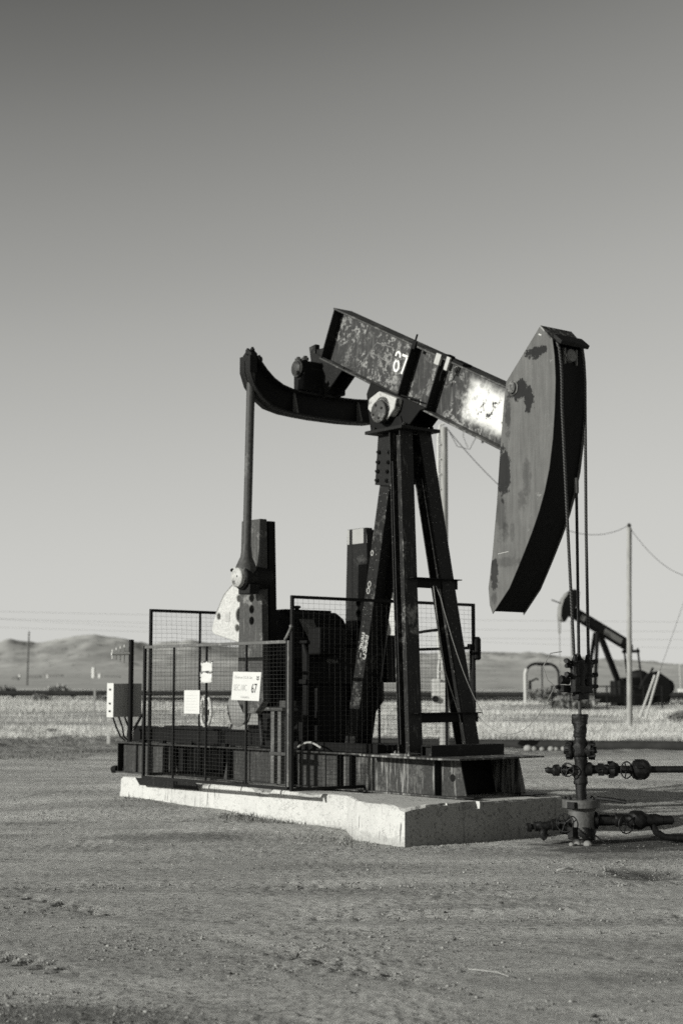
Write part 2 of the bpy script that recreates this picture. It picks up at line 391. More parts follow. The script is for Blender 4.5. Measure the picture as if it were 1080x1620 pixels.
def thing(name, label, cat, o=(0, 0, 0), frame='pad', group=None, rotz=None):
    """Empty at the base of a thing; parts are built in frame coordinates and parented to it"""
    e = bpy.data.objects.new(name, None); COL.objects.link(e); e.empty_display_size = 0.2
    e['o'] = tuple(o); e['label'] = label; e['category'] = cat
    if group: e['group'] = group
    if frame == 'pad': e.location = pad(*o); e.rotation_euler = (0, 0, THETA)
    else: e.location = o
    if rotz is not None: e.rotation_euler = (0, 0, rotz)
    return e
def tag(ob, label, cat, group=None, frame=None):
    ob['label'] = label; ob['category'] = cat
    if group: ob['group'] = group
    o = Vector(ob['o'])
    if frame == 'pad': ob.location = pad(*o); ob.rotation_euler = (0, 0, THETA)
    else: ob.location = o
    return ob
def structure(ob, kind='structure'):
    ob['kind'] = kind; ob.location = Vector(ob['o']); return ob
def uz(a, b, t): return (a, t, b)        # polygon in (u, z), extruded along v
def vz(a, b, t): return (t, a, b)        # polygon in (v, z), extruded along u
def uv(a, b, t): return (a, b, t)
def lettering(txt, size, org, ax, ay, parent, mat='ink', sx=1.0, name='lettering', align='LEFT', bold=0.0, thick=0.0015):
    """writing as a thin mesh part: org is its lower left, ax/ay its axes in frame coordinates"""
    cu = bpy.data.curves.new('t', 'FONT'); cu.body = txt; cu.size = 1; cu.align_x = align; cu.offset = bold; cu.resolution_u = 3
    ob = bpy.data.objects.new('t', cu); COL.objects.link(ob); dg = bpy.context.evaluated_depsgraph_get(); dg.update()
    me = bpy.data.meshes.new_from_object(ob.evaluated_get(dg)); bpy.data.objects.remove(ob)
    ax = Vector(ax); ay = Vector(ay); an = ax.cross(ay).normalized(); b = MB(); org = Vector(org)
    vs = [org + ax * (v.co.x * size * sx) + ay * (v.co.y * size) + an * thick for v in me.vertices]
    b.add(vs, [tuple(p.vertices) for p in me.polygons])
    return b.build(name, mat, parent, smooth=False)
def bolts(mb, pts, axis, r=0.016, h=0.02):
    for p in pts: mb.lathe(p, axis, [(0, r), (h, r), (h, r * 0.6), (h * 1.6, r * 0.6)], 6)

exec_parts = []
VC = 1.42
# ================================================================== terrain
def build_ground():
    ys = [3.0]
    while ys[-1] < 150: ys.append(ys[-1] + max(0.022, (ys[-1] - 4) * 0.0048))
    ys = np.array([-80.0, -30.0, -8.0, 0.0] + ys)
    nx = 640
    t = np.linspace(-1, 1, nx)
    yw = np.clip(ys, 3, None)
    X = t[None, :] * (yw[:, None] * 0.30 + 2.5)
    edge = np.abs(t)[None, :] > 0.985
    X = np.where(edge, np.sign(t)[None, :] * (yw[:, None] * 0.30 + 60), X)
    Yg = np.repeat(ys[:, None], nx, 1)
    Z = gz(X, Yg)
    fine = np.clip(1.2 - (Yg - 30) / 60, 0.2, 1)
    rough = np.clip(fbm(X * 0.35 + 40, Yg * 0.35 + 11, 3) * 1.2 + 0.55, 0.1, 1.2)
    Z = Z + fine * rough * (0.010 * fbm(X * 2.3, Yg * 2.3, 3) + 0.007 * fbm(X * 8, Yg * 8, 4, 0.75)) + 0.013 * fine * np.clip(fbm(X * 23, Yg * 17, 3), -0.1, 1) * np.clip(fbm(X * 0.8 + 77, Yg * 0.8, 3) * 3 + 0.6, 0, 1.5)
    # shallow wheel ruts with tread prints, running across the foreground
    def rut(x0, y0, dx, dy, wid, dep, per):
        nonlocal Z
        L = math.hypot(dx, dy); dx /= L; dy /= L
        a = (X - x0) * dx + (Yg - y0) * dy; d = -(X - x0) * dy + (Yg - y0) * dx + 0.06 * np.sin(a * 0.9)
        m = np.exp(-(d / wid) ** 2)
        Z = Z - dep * m + dep * 0.8 * np.exp(-((np.abs(d) - wid * 1.5) / (wid * 0.6)) ** 2)
        tr = np.sin(a / per * 2 * math.pi + np.sign(d) * 1.3) * (np.abs(d) < wid * 0.9)
        Z = Z - 0.075 * np.clip(tr - 0.45, 0, 1) * m * np.clip(fbm(a * 0.6 + x0, d * 0, 2) * 4 + 0.55, 0, 1) * (1 if per < 0.22 else 0.35)
    rut(-2.12, 9.83, 1, -0.91, 0.13, 0.004, 0.17)
    rut(-0.40, 10.0, 0.64, -0.77, 0.12, 0.004, 0.21)
    rut(1.15, 10.1, 0.9, -0.5, 0.14, 0.004, 0.25)
    rut(0.0, 11.5, 1, -0.03, 0.3, 0.010, 0.3)
    rut(0.3, 13.2, 1, 0.10, 0.25, 0.010, 0.25)
    rut(0.0, 24.5, 1, 0.03, 0.7, 0.05, 0.9)
    rut(-3.0, 19.5, 1, -0.16, 0.5, 0.03, 0.5)
    # oily hollow beside the wellhead
    h0 = at(1020, 1375, 14.1)
    dd = ((X - h0.x) / 0.34) ** 2 + ((Yg - h0.y) / 0.38) ** 2
    dd = np.clip(dd + 1.6 * fbm(X * 3 + 8, Yg * 3, 3), 0, 99)
    Z = Z - 0.09 * np.exp(-dd ** 1.5)
    # crumbly edge of the yard, then rough grass ground
    k = np.clip((Yg - 40) / 6, 0, 1) * np.clip((64 - Yg) / 8, 0, 1)
    Z = Z + k * 0.16 * np.clip(fbm(X * 1.1, Yg * 0.6 + 3, 4), -0.3, 1)
    Z = np.where(edge, Z, Z)
    n, m = Z.shape
    vs = np.stack([X, Yg, Z], -1).reshape(-1, 3)
    i = np.arange(n - 1)[:, None] * m + np.arange(m - 1)[None, :]
    fs = np.stack([i, i + 1, i + 1 + m, i + m], -1).reshape(-1, 4)
    me = bpy.data.meshes.new('ground')
    me.vertices.add(len(vs)); me.vertices.foreach_set('co', vs.ravel())
    me.loops.add(fs.size); me.loops.foreach_set('vertex_index', fs.ravel().astype(np.int32))
    me.polygons.add(len(fs)); me.polygons.foreach_set('loop_start', np.arange(0, fs.size, 4, dtype=np.int32))
    me.polygons.foreach_set('loop_total', np.full(len(fs), 4, dtype=np.int32))
    me.update(calc_edges=True); me.validate()
    me.polygons.foreach_set('use_smooth', [True] * len(me.polygons))
    def fn(n):
        P = n.xyz(n.vec())
        big = n.noise(0.35, 5, 0.6, n.vec((1, 1.6, 1))); mid = n.noise(2.6, 7, 0.7); f = n.noise(16, 8, 0.8)
        pk = n.noise(58, 5, 0.85)
        c = n.m('ADD', n.m('ADD', n.m('MULTIPLY', n.m('SUBTRACT', big, 0.5), 0.25), n.m('MULTIPLY', n.m('SUBTRACT', mid, 0.5), 0.30)), n.m('ADD', n.m('MULTIPLY', n.m('SUBTRACT', f, 0.5), 1.0), 0.565))
        c = n.m('MAXIMUM', c, 0.12)
        zone = n.step(n.noise(0.75, 5, 0.65, n.vec((0.7, 1.3, 1), loc=(4, 9, 0))), 0.42, 0.62)
        c = n.mix(n.m('MULTIPLY', n.step(pk, 0.60, 0.70), 0.4), c, 0.80)
        c = n.mix(n.m('MULTIPLY', n.step(pk, 0.46, 0.36), n.m('ADD', 0.25, n.m('MULTIPLY', zone, 0.65))), c, 0.10)
        c = n.mix(n.m('MULTIPLY', n.step(f, 0.47, 0.40), n.m('ADD', 0.12, n.m('MULTIPLY', zone, 0.75))), c, 0.12)
        grit = n.noise(9, 7, 0.8, n.vec(loc=(1, 2, 3)))
        c = n.mix(n.m('MULTIPLY', n.step(grit, 0.42, 0.36), 0.7), c, 0.10)
        c = n.m('MULTIPLY', c, n.rng(n.noise(1.0, 5, 0.62, n.vec((0.30, 1.15, 1), rot=(0, 0, 0.12))), 0.32, 0.68, 0.74, 1.22))
        lane = n.m('SINE', n.m('ADD', n.m('MULTIPLY', n.m('ADD', P[1], n.m('MULTIPLY', P[0], 0.55)), 3.3), n.m('MULTIPLY', n.m('SUBTRACT', mid, 0.5), 2.5)))
        c = n.m('MULTIPLY', c, n.rng(lane, -1, 1, 0.95, 1.06))
        # oil and damp stains; right of the wellhead they also paint its shadow
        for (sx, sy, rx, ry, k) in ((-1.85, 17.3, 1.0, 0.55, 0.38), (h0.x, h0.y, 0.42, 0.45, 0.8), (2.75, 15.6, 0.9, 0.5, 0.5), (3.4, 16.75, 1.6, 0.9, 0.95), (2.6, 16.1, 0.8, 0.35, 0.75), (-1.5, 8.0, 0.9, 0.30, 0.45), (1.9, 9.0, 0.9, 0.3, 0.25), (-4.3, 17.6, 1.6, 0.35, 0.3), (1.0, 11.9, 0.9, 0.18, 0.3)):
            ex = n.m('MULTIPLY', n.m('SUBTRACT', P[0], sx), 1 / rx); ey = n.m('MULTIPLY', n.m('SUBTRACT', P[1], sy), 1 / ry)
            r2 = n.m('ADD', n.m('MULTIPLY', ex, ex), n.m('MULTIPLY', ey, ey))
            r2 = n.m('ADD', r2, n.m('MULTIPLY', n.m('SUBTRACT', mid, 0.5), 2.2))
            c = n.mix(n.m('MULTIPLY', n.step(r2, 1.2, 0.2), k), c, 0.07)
        # the yard gives way to dark weedy soil, then to pale dry grass land
        yy = n.m('ADD', P[1], n.m('MULTIPLY', n.m('SUBTRACT', n.noise(0.12, 5, 0.65), 0.5), 14.0))
        weedy = n.m('MULTIPLY', n.step(yy, 36, 41), n.step(yy, 60, 52))
        c = n.mix(n.m('MULTIPLY', weedy, n.step(mid, 0.35, 0.6)), c, 0.17)
        pale = n.step(yy, 52, 60)
        c = n.mix(pale, c, n.rng(n.noise(0.35, 6, 0.7, n.vec((0.35, 1.6, 1))), 0.35, 0.65, 0.18, 0.72))
        h = n.m('ADD', n.m('MULTIPLY', f, 0.8), n.m('MULTIPLY', pk, 0.6))
        return dict(c=c, r=0.95, n=n.bump(h, 1.0, 0.06), spec=0.12)
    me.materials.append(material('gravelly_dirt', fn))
    ob = bpy.data.objects.new('ground', me); COL.objects.link(ob); ob['o'] = (0, 0, 0); structure(ob)
build_ground()

SKY_X = [-600, 0, 20, 60, 90, 150, 200, 235, 300, 380, 460, 560, 680, 760, 830, 900, 1000, 1080, 1700]
SKY_Y = [1030, 1015, 1011, 1017, 1010, 1004, 1007, 1017, 1006, 1022, 1034, 1040, 1036, 1034, 1036, 1039, 1046, 1052, 1062]
def build_hills():
    ys = np.concatenate([[120.0], np.geomspace(150, 9000, 190)])
    nx = 340; t = np.linspace(-1, 1, nx); X = t[None, :] * ys[:, None] * 0.45
    Yg = np.repeat(ys[:, None], nx, 1)
    px = 540 + t * 0.45 * FPX
    sk = np.interp(px, SKY_X, SKY_Y)
    ang = (HY - sk) / FPX                                      # elevation the ridge reaches above eye level
    ridge = 4300.0
    plainY = [120, 150, 200, 400, 800, 1300, 2000, 2600]
    plainA = [0.0, 1.55, 1.95, 2.9, 6.1, 12.0, 24, 38]
    Z = np.interp(Yg, plainY, plainA)
    s = np.clip((Yg - 1500) / (ridge - 1500), 0, 1); s = s * s * (3 - 2 * s)
    top = ang[None, :] * Yg + EYE
    drop = np.clip((Yg - ridge) / 3000, 0, 1)
    Z = Z * (1 - s) + (top * 0.985) * s * (1 - 0.6 * drop)
    n1 = fbm(X * 0.0022 + 31, Yg * 0.0014 + 7, 5, 0.55); n2 = np.abs(fbm(X * 0.0045 + 3, Yg * 0.0022 + 19, 4, 0.55))
    Z = Z + s * (1 - s * 0.72) * (42 * n1 - 70 * n2) + s * 13 * fbm(X * 0.010, Yg * 0.006, 5, 0.62) + np.clip((Yg - 250) / 800, 0, 1) * (1 - s) * (2.2 * n1 + 0.8 * fbm(X * 0.03, Yg * 0.01, 3))
    Z[0, :] = gz(X[0], Yg[0]) - 0.6
    global HG; HG = (X, Yg, Z)
    n, m = Z.shape
    vs = np.stack([X, Yg, Z], -1).reshape(-1, 3)
    i = np.arange(n - 1)[:, None] * m + np.arange(m - 1)[None, :]
    fs = np.stack([i, i + 1, i + 1 + m, i + m], -1).reshape(-1, 4)
    me = bpy.data.meshes.new('hills'); me.from_pydata(vs.tolist(), [], fs.tolist())
    me.polygons.foreach_set('use_smooth', [True] * len(me.polygons))
    def fn(n):
        k = n.noise(0.0035, 8, 0.65, n.vec((1, 0.45, 1))); f = n.noise(0.02, 6, 0.7, n.vec((1, 0.3, 1)))
        c = n.rng(n.m('ADD', n.m('MULTIPLY', k, 0.6), n.m('MULTIPLY', f, 0.4)), 0.38, 0.62, 0.34, 0.56)  # haze over the hills painted in as a paler base colour
        c = n.mix(n.m('MULTIPLY', n.step(n.noise(0.09, 3, 0.6, n.vec((1, 0.25, 1))), 0.58, 0.68), 0.7), c, 0.12)
        return dict(c=c, r=1.0, spec=0.0)
    me.materials.append(material('dry_range_land', fn))
    ob = bpy.data.objects.new('hills', me); COL.objects.link(ob); ob['o'] = (0, 0, 0); structure(ob)
build_hills()
def hz(x, y):
    X, Yg, Z = HG; i = int(np.argmin(np.abs(Yg[:, 0] - y))); return float(np.interp(x, X[i], Z[i]))

def fast_mesh(name, vs, fs, mat):
    me = bpy.data.meshes.new(name); k = fs.shape[1]
    me.vertices.add(len(vs)); me.vertices.foreach_set('co', np.asarray(vs, np.float32).ravel())
    me.loops.add(fs.size); me.loops.foreach_set('vertex_index', fs.ravel().astype(np.int32))
    me.polygons.add(len(fs)); me.polygons.foreach_set('loop_start', np.arange(0, fs.size, k, dtype=np.int32))
    me.polygons.foreach_set('loop_total', np.full(len(fs), k, dtype=np.int32))
    me.update(calc_edges=True); me.materials.append(mat)
    ob = bpy.data.objects.new(name, me); COL.objects.link(ob); ob['o'] = (0, 0, 0); return ob

def build_gravel():
    ico_v = np.array([(0, 0, 1), (.89, 0, .45), (.28, .85, .45), (-.72, .53, .45), (-.72, -.53, .45), (.28, -.85, .45), (.72, .53, -.45), (-.28, .85, -.45), (-.89, 0, -.45), (-.28, -.85, -.45), (.72, -.53, -.45), (0, 0, -1)])
    ico_f = np.array([(0, 1, 2), (0, 2, 3), (0, 3, 4), (0, 4, 5), (0, 5, 1), (1, 6, 2), (2, 7, 3), (3, 8, 4), (4, 9, 5), (5, 10, 1), (1, 10, 6), (2, 6, 7), (3, 7, 8), (4, 8, 9), (5, 9, 10), (6, 11, 7), (7, 11, 8), (8, 11, 9), (9, 11, 10), (10, 11, 6)])
    N = 60000
    y = 7.0 * (30 / 7.0) ** RNG.random(N); x = (RNG.random(N) * 2 - 1) * (y * 0.235 + 0.5)
    dens = fbm(x * 0.5 + 9, y * 0.5 + 2, 4) + RNG.random(N) * 0.5
    keep = dens > 0.16
    u = (x - ORG.x) * U.x + (y - ORG.y) * U.y; v = (x - ORG.x) * V.x + (y - ORG.y) * V.y
    keep &= ~((u < 0.3) & (u > -6.6) & (v > -0.25) & (v < 2.5))
    x, y = x[keep], y[keep]; N = len(x)
    ex, ey, er = [], [], []
    for (cx, cy, sx, sy, k, r_) in ((0.95, 11.9, 0.45, 0.10, 260, 0.011), (0.75, 13.0, 0.35, 0.12, 60, 0.014), (1.9, 12.9, 0.5, 0.2, 50, 0.010), (-1.5, 8.0, 0.7, 0.2, 1500, 0.006), (2.3, 9.1, 0.6, 0.2, 500, 0.007), (-0.3, 11.0, 1.2, 0.3, 700, 0.006), (2.3, 15.0, 0.5, 0.2, 120, 0.011), (-3.2, 10.2, 0.9, 0.3, 500, 0.006)):
        ex.append(RNG.normal(cx, sx, k)); ey.append(RNG.normal(cy, sy, k)); er.append(r_ * (0.4 + 1.2 * RNG.random(k) ** 2))
    for (u0, v0_, u1, v1_) in ((-6.4, 0.38, -1.4, 0.26), (-1.3, 0.2, -0.66, -0.16), (-0.66, -0.17, 0.25, -0.26), (0.28, -0.2, 0.30, 2.2)):
        k = int(420 * math.hypot(u1 - u0, v1_ - v0_) / 2); t = RNG.random(k); uu = u0 + (u1 - u0) * t; vv = v0_ + (v1_ - v0_) * t; off = np.abs(RNG.normal(0, 0.11, k))
        if u1 - u0 < 0.1: uu = uu + off
        else: vv = vv - off
        ex.append(ORG.x + U.x * uu + V.x * vv); ey.append(ORG.y + U.y * uu + V.y * vv); er.append(0.010 * (0.4 + 1.6 * RNG.random(k) ** 3))
    ex, ey, er = map(np.concatenate, (ex, ey, er)); M0 = N; N = N + len(ex); x = np.concatenate([x, ex]); y = np.concatenate([y, ey])
    r = 0.0030 + 0.014 * RNG.random(N) ** 12 + 0.0045 * RNG.random(N) ** 2
    r[M0:] = er
    z = gz(x, y) + r * 0.1
    a = RNG.random(N) * 6.283; sq = 0.5 + 0.5 * RNG.random((N, 3)); sq[:, 2] *= 0.7
    jit = 1 + (RNG.random((N, 12, 1)) - 0.5) * 0.5
    P = ico_v[None] * sq[:, None, :] * jit * r[:, None, None]
    ca, sa = np.cos(a)[:, None], np.sin(a)[:, None]
    Q = np.stack([P[..., 0] * ca - P[..., 1] * sa, P[..., 0] * sa + P[..., 1] * ca, P[..., 2]], -1) + np.stack([x, y, z], -1)[:, None, :]
    F = (ico_f[None] + (np.arange(N) * 12)[:, None, None]).reshape(-1, 3)
    def fn(n):
        k = n.noise(6, 3, 0.8)
        return dict(c=n.rng(k, 0.35, 0.65, 0.06, 0.36), r=0.9, spec=0.1)
    ob = fast_mesh('gravel', Q.reshape(-1, 3), F, material('yard_gravel', fn)); structure(ob, 'stuff')
build_gravel()

def blades(name, N, pos, hmin, hmax, wid, lean, mat):
    """N curved grass blades, two triangles each"""
    x, y = pos; z = gz(x, y) - 0.02; h = hmin + (hmax - hmin) * RNG.random(N) ** 1.5
    a = RNG.random(N) * 6.283; l = lean * RNG.random(N) * h; b = RNG.random(N) * 6.283
    dx, dy = np.cos(a) * wid / 2, np.sin(a) * wid / 2
    p = np.stack([x, y, z], -1)
    w = np.stack([dx, dy, 0 * dx], -1)
    mid = p + np.stack([np.cos(b) * l * 0.3, np.sin(b) * l * 0.3, h * 0.6], -1)
    tip = p + np.stack([np.cos(b) * l, np.sin(b) * l, h], -1)
    vs = np.stack([p - w, p + w, mid + w * 0.7, mid - w * 0.7, tip], 1).reshape(-1, 3)
    k = np.arange(N)[:, None] * 5
    F = np.concatenate([k + np.array([[0, 1, 2]]), k + np.array([[0, 2, 3]]), k + np.array([[3, 2, 4]])], 0)
    ob = fast_mesh(name, vs, F, mat); structure(ob, 'stuff'); return ob
def build_grass():
    def fn(n):
        k = n.noise(0.6, 4, 0.7, n.vec((0.4, 1.5, 1)))
        f = n.noise(30, 2, 0.5)
        return dict(c=n.m('ADD', n.rng(k, 0.35, 0.65, 0.26, 0.78), n.rng(f, 0.2, 0.8, -0.08, 0.08)), r=0.9, spec=0.1)
    g = material('dry_grass_blade', fn)
    N = 330000
    y = 50 + 52 * RNG.random(N) ** 1.15; x = (RNG.random(N) * 2 - 1) * (y * 0.24 + 1)
    d = fbm(x * 0.09 + 5, y * 0.34 + 1, 4, 0.55)
    k = d + RNG.random(N) * 0.30 > 0.06
    k &= (x < 0) | (y < 90)
    edge = 53 + 4 * vnoise(x * 0.3, x * 0) - np.where(x > 4, 6.0, 0)
    k &= y > edge
    blades('dry_grass', int(k.sum()), (x[k], y[k]), 0.08, 0.30, 0.014, 0.9, g)
    def fn2(n):
        k = n.noise(1.2, 4, 0.7)
        return dict(c=n.rng(k, 0.3, 0.7, 0.07, 0.26), r=0.95, spec=0.1)
    w = material('low_weed_leaf', fn2)
    N = 90000
    y = 36 + 24 * RNG.random(N); x = (RNG.random(N) * 2 - 1) * (y * 0.24 + 1)
    d = fbm(x * 0.25 + 25, y * 0.5 + 4, 4, 0.6)
    k = d + RNG.random(N) * 0.3 - np.clip((44 - y) / 14, 0, 1) * 0.4 > 0.12
    k &= (x < 3.5) & ~((x > -6) & (y < 40))
    blades('low_weeds', int(k.sum()), (x[k], y[k]), 0.015, 0.09, 0.02, 1.4, w)
    # dead grass and crumbs at the foot of the pad
    N = 2600
    u = -6.3 + 6.4 * RNG.random(N); v = -0.02 - 0.5 * RNG.random(N) ** 2.2
    v = np.where(u < -1.25, v + 0.40, v - 0.22)
    x = ORG.x + U.x * u + V.x * v; y = ORG.y + U.y * u + V.y * v
    k = fbm(x * 1.6 + 3, y * 1.6, 3) + 0.35 * RNG.random(N) > 0.22
    blades('weed_litter', int(k.sum()), (x[k], y[k]), 0.015, 0.075, 0.012, 1.6, w)
build_grass()

# ================================================================== concrete pad
def build_pad():
    zt = 0.41
    o = (0, 1.1, 0)
    e = thing('concrete_pad', 'whitewashed concrete pad on the dirt under the large pumpjack', 'concrete pad', o)
    rest = [(0.22, -0.19), (-0.66, -0.10), (-1.36, 0.33), (-3.6, 0.38), (-6.42, 0.44), (-6.42, 2.35), (0.22, 2.35)]
    b = MB()
    def wob(poly, amp):
        out = []
        for i in range(len(poly)):
            a = Vector(poly[i]); c = Vector(poly[(i + 1) % len(poly)]); n = max(1, int((c - a).length / 0.07))
            for k in range(n):
                p = a.lerp(c, k / n)
                out.append((p.x + (0 if k == 0 else random.uniform(-amp, amp)), p.y + (0 if k == 0 else random.uniform(-amp, amp))))
        return out
    P = wob(rest, 0.006); n = len(P)
    ctr = Vector((-3.0, 1.1))
    def ring(off, z, j=0.0):
        r = []
        for a, c in P:
            q = Vector((a, c)); d = (ctr - q); d = Vector((math.copysign(1, d.x) if abs(d.x) > 2.8 else 0, math.copysign(1, d.y)))
            ch = max(0.0, float(vnoise(np.array(a * 2.3 + 5), np.array(c * 2.3))) - 0.16) * (0.35 if z > 0.37 else 0)
            q = q + d * (off + ch * (1.0 if z > 0.39 else 0.15)); r.append((q.x, q.y, z - (ch * 0.5 if z > 0.39 else ch * 0.7) + random.uniform(-j, j)))
        return r
    rings = [ring(-0.03, -0.25), ring(-0.012, 0.12, 0.01), ring(0.0, 0.3, 0.01), ring(0.0, zt - 0.03, 0.006), ring(0.012, zt - 0.006, 0.004), ring(0.035, zt, 0.003)]
    vs = [p for r in rings for p in r]
    fs = [(k * n + i, k * n + (i + 1) % n, (k + 1) * n + (i + 1) % n, (k + 1) * n + i) for k in range(len(rings) - 1) for i in range(n)]
    fs.append(tuple((len(rings) - 1) * n + i for i in range(n)))
    b.add(vs, fs)
    cut = MB(); cut.hexa([(0.16, 0.62, 0.325), (0.4, 0.60, 0.315), (0.4, 0.87, 0.325), (0.16, 0.86, 0.335), (0.145, 0.60, 0.6), (0.4, 0.57, 0.6), (0.4, 0.93, 0.6), (0.145, 0.90, 0.6)])
    cut.hexa([(0.17, 0.30, 0.385), (0.4, 0.30, 0.38), (0.4, 0.42, 0.38), (0.19, 0.40, 0.39), (0.16, 0.26, 0.6), (0.4, 0.25, 0.6), (0.4, 0.47, 0.6), (0.17, 0.44, 0.6)])
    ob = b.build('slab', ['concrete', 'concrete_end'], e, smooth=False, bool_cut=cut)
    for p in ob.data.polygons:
        if p.normal.x > 0.8: p.material_index = 1  # end face takes the darker concrete
    return e
build_pad()

# ================================================================== the large pumpjack
PJ = thing('pumpjack', 'large black pumpjack numbered 67 with tilted beam and grey horsehead, in the foreground', 'pumpjack', (-1.65, VC, 0.0))
ZS0, ZS1 = 0.412, 0.85
def build_skid():
    s = PJ
    b = MB()
    un, uf = VC - 0.45, VC + 0.45                      # web planes
    zt, zb = ZS1 - 0.02, ZS0 + 0.02
    # webs: rear section, front section, each with slanted ends
    for v in (un, uf):
        b.prism([(-7.23, zb), (-5.80, zb), (-5.92, zt), (-7.27, zt)], (v - 0.008, v + 0.008), uz)
        b.prism([(-4.70, zb), (-0.08, zb), (-0.19, zt), (-4.58, zt)], (v - 0.008, v + 0.008), uz)
    skid = b.build('skid', 'skid', s)
    f = MB()
    for v in (un, uf):
        f.box((-7.29, v - 0.10, ZS0), (-0.02, v + 0.10, ZS0 + 0.020))
        f.box((-7.30, v - 0.10, ZS1 - 0.020), (-1.35, v + 0.10, ZS1))
    f.build_each('skid_flange', 'skid', skid, bevel=0.004)
    st = MB()
    for u in (-7.24, -6.05, -5.86, -4.50, -3.12, -2.22, -1.99, -0.50):
        for v, sg in ((un, -1), (uf, 1)):
            st.box((u - 0.007, v + (0.009 if sg > 0 else -0.095), zb + 0.002), (u + 0.007, v + (0.095 if sg > 0 else -0.009), zt - 0.002))
    for u in (-6.85, -6.45, -5.35): st.box((u - 0.012, un - 0.03, zb), (u + 0.012, un - 0.0085, zt))
    st.build_each('stiffener', 'dark', skid)
    c = MB()
    for u in (-7.18, -5.75, -4.8, -3.4, -2.0):
        c.box((u - 0.05, un + 0.01, zb + 0.05), (u + 0.05, uf - 0.01, zt - 0.03))
    c.box((-0.95, un + 0.01, zb), (-0.93, uf - 0.01, zt))
    c.prism([(-0.60, zb), (-0.55, zb), (-0.64, zt), (-0.69, zt)], (un + 0.01, uf - 0.01), uz)
    c.build_each('cross_member', 'black', skid)
    c = MB(); c.box((-5.95, un + 0.07, zb), (-4.5, un + 0.08, zt)); c.build('gap_shade', 'void', skid)  # black sheet added behind the web gap, painting its shaded inside
    c = MB(); c.prism([(-5.86, 0.42), (-5.75, 0.325), (-4.34, 0.325), (-4.42, 0.42)], (0.325, 0.337), uz); c.build('dark_band', 'dark', skid)  # thin dark sheet added on the slab face as its dark band
    # front deck plate overhanging the end
    p = MB(); p.prism([(-1.62, un - 0.24), (-0.30, un - 0.30), (0.02, un - 0.20), (-0.02, uf + 0.24), (-1.62, uf + 0.18)], (ZS1 - 0.018, ZS1 + 0.002), uv)
    p.build('deck_plate', 'skid', skid, bevel=0.003)
    # disc for the dark lifting eye hole, and flared front shoe
    g = MB(); g.box((-0.14, un - 0.13, ZS0 + 0.021), (0.16, un + 0.02, ZS0 + 0.033)); g.box((-0.14, uf - 0.13, ZS0 + 0.021), (0.16, uf + 0.10, ZS0 + 0.033))
    g.build_each('shoe_plate', 'dark', skid)
    g = MB(); g.lathe((-0.30, un - 0.008, 0.63), (0, -1, 0), [(0, 0.042), (0.003, 0.042)], 18); g.build('eye_hole_disc', 'black', skid)  # black disc that paints the dark inside of the eye hole
    g = MB(); g.lathe((-7.29, un - 0.06, 0.46), (-1, 0, -0.1), [(0, 0.05), (0.12, 0.055), (0.14, 0.03)], 12)
    g.build('tow_pin', 'black', skid)
    # low slide rails for the motor, on the rear of the skid
    for v in (un + 0.02, VC + 0.1, uf - 0.1): r = MB(); r.ibeam((-6.95, v, 0.97), (-3.6, v, 0.97), 0.12, 0.21, (0, 1, 0)); r.build('motor_slide', 'black', s)
    r = MB()
    for u in (-6.6, -6.1, -5.4, -4.6): r.box((u - 0.05, un - 0.09, ZS1 + 0.001), (u + 0.05, un - 0.035, ZS1 + 0.045))
    r.build_each('hold_down_clip', 'black', s)
    h = MB(); h.bar((-1.55, un + 0.02, 0.91), (-3.3, un + 0.02, 0.91), 0.10, 0.10, (0, 1, 0)); h.box((-3.9, un, ZS1 + 0.002), (-2.0, uf, 0.93))
    h.build('gearbox_bed', 'black', s)
    # hollow cross beam the front legs stand behind
    x = MB(); v0, v1, u0, u1, z0, z1 = 0.86, 1.98, -0.70, -0.53, 0.853, 0.975; t = 0.010
    x.box((u0, v0, z0), (u1, v1, z0 + t)); x.box((u0, v0, z1 - t), (u1, v1, z1)); x.box((u0, v0, z0 + t), (u0 + t, v1, z1 - t)); x.box((u1 - t, v0, z0 + t), (u1, v1, z1 - t)); x.box((u0 + t, v0 + 0.05, z0 + t), (u1 - t, v0 + 0.06, z1 - t))
    x.build('cross_beam', 'dark', s)
build_skid()

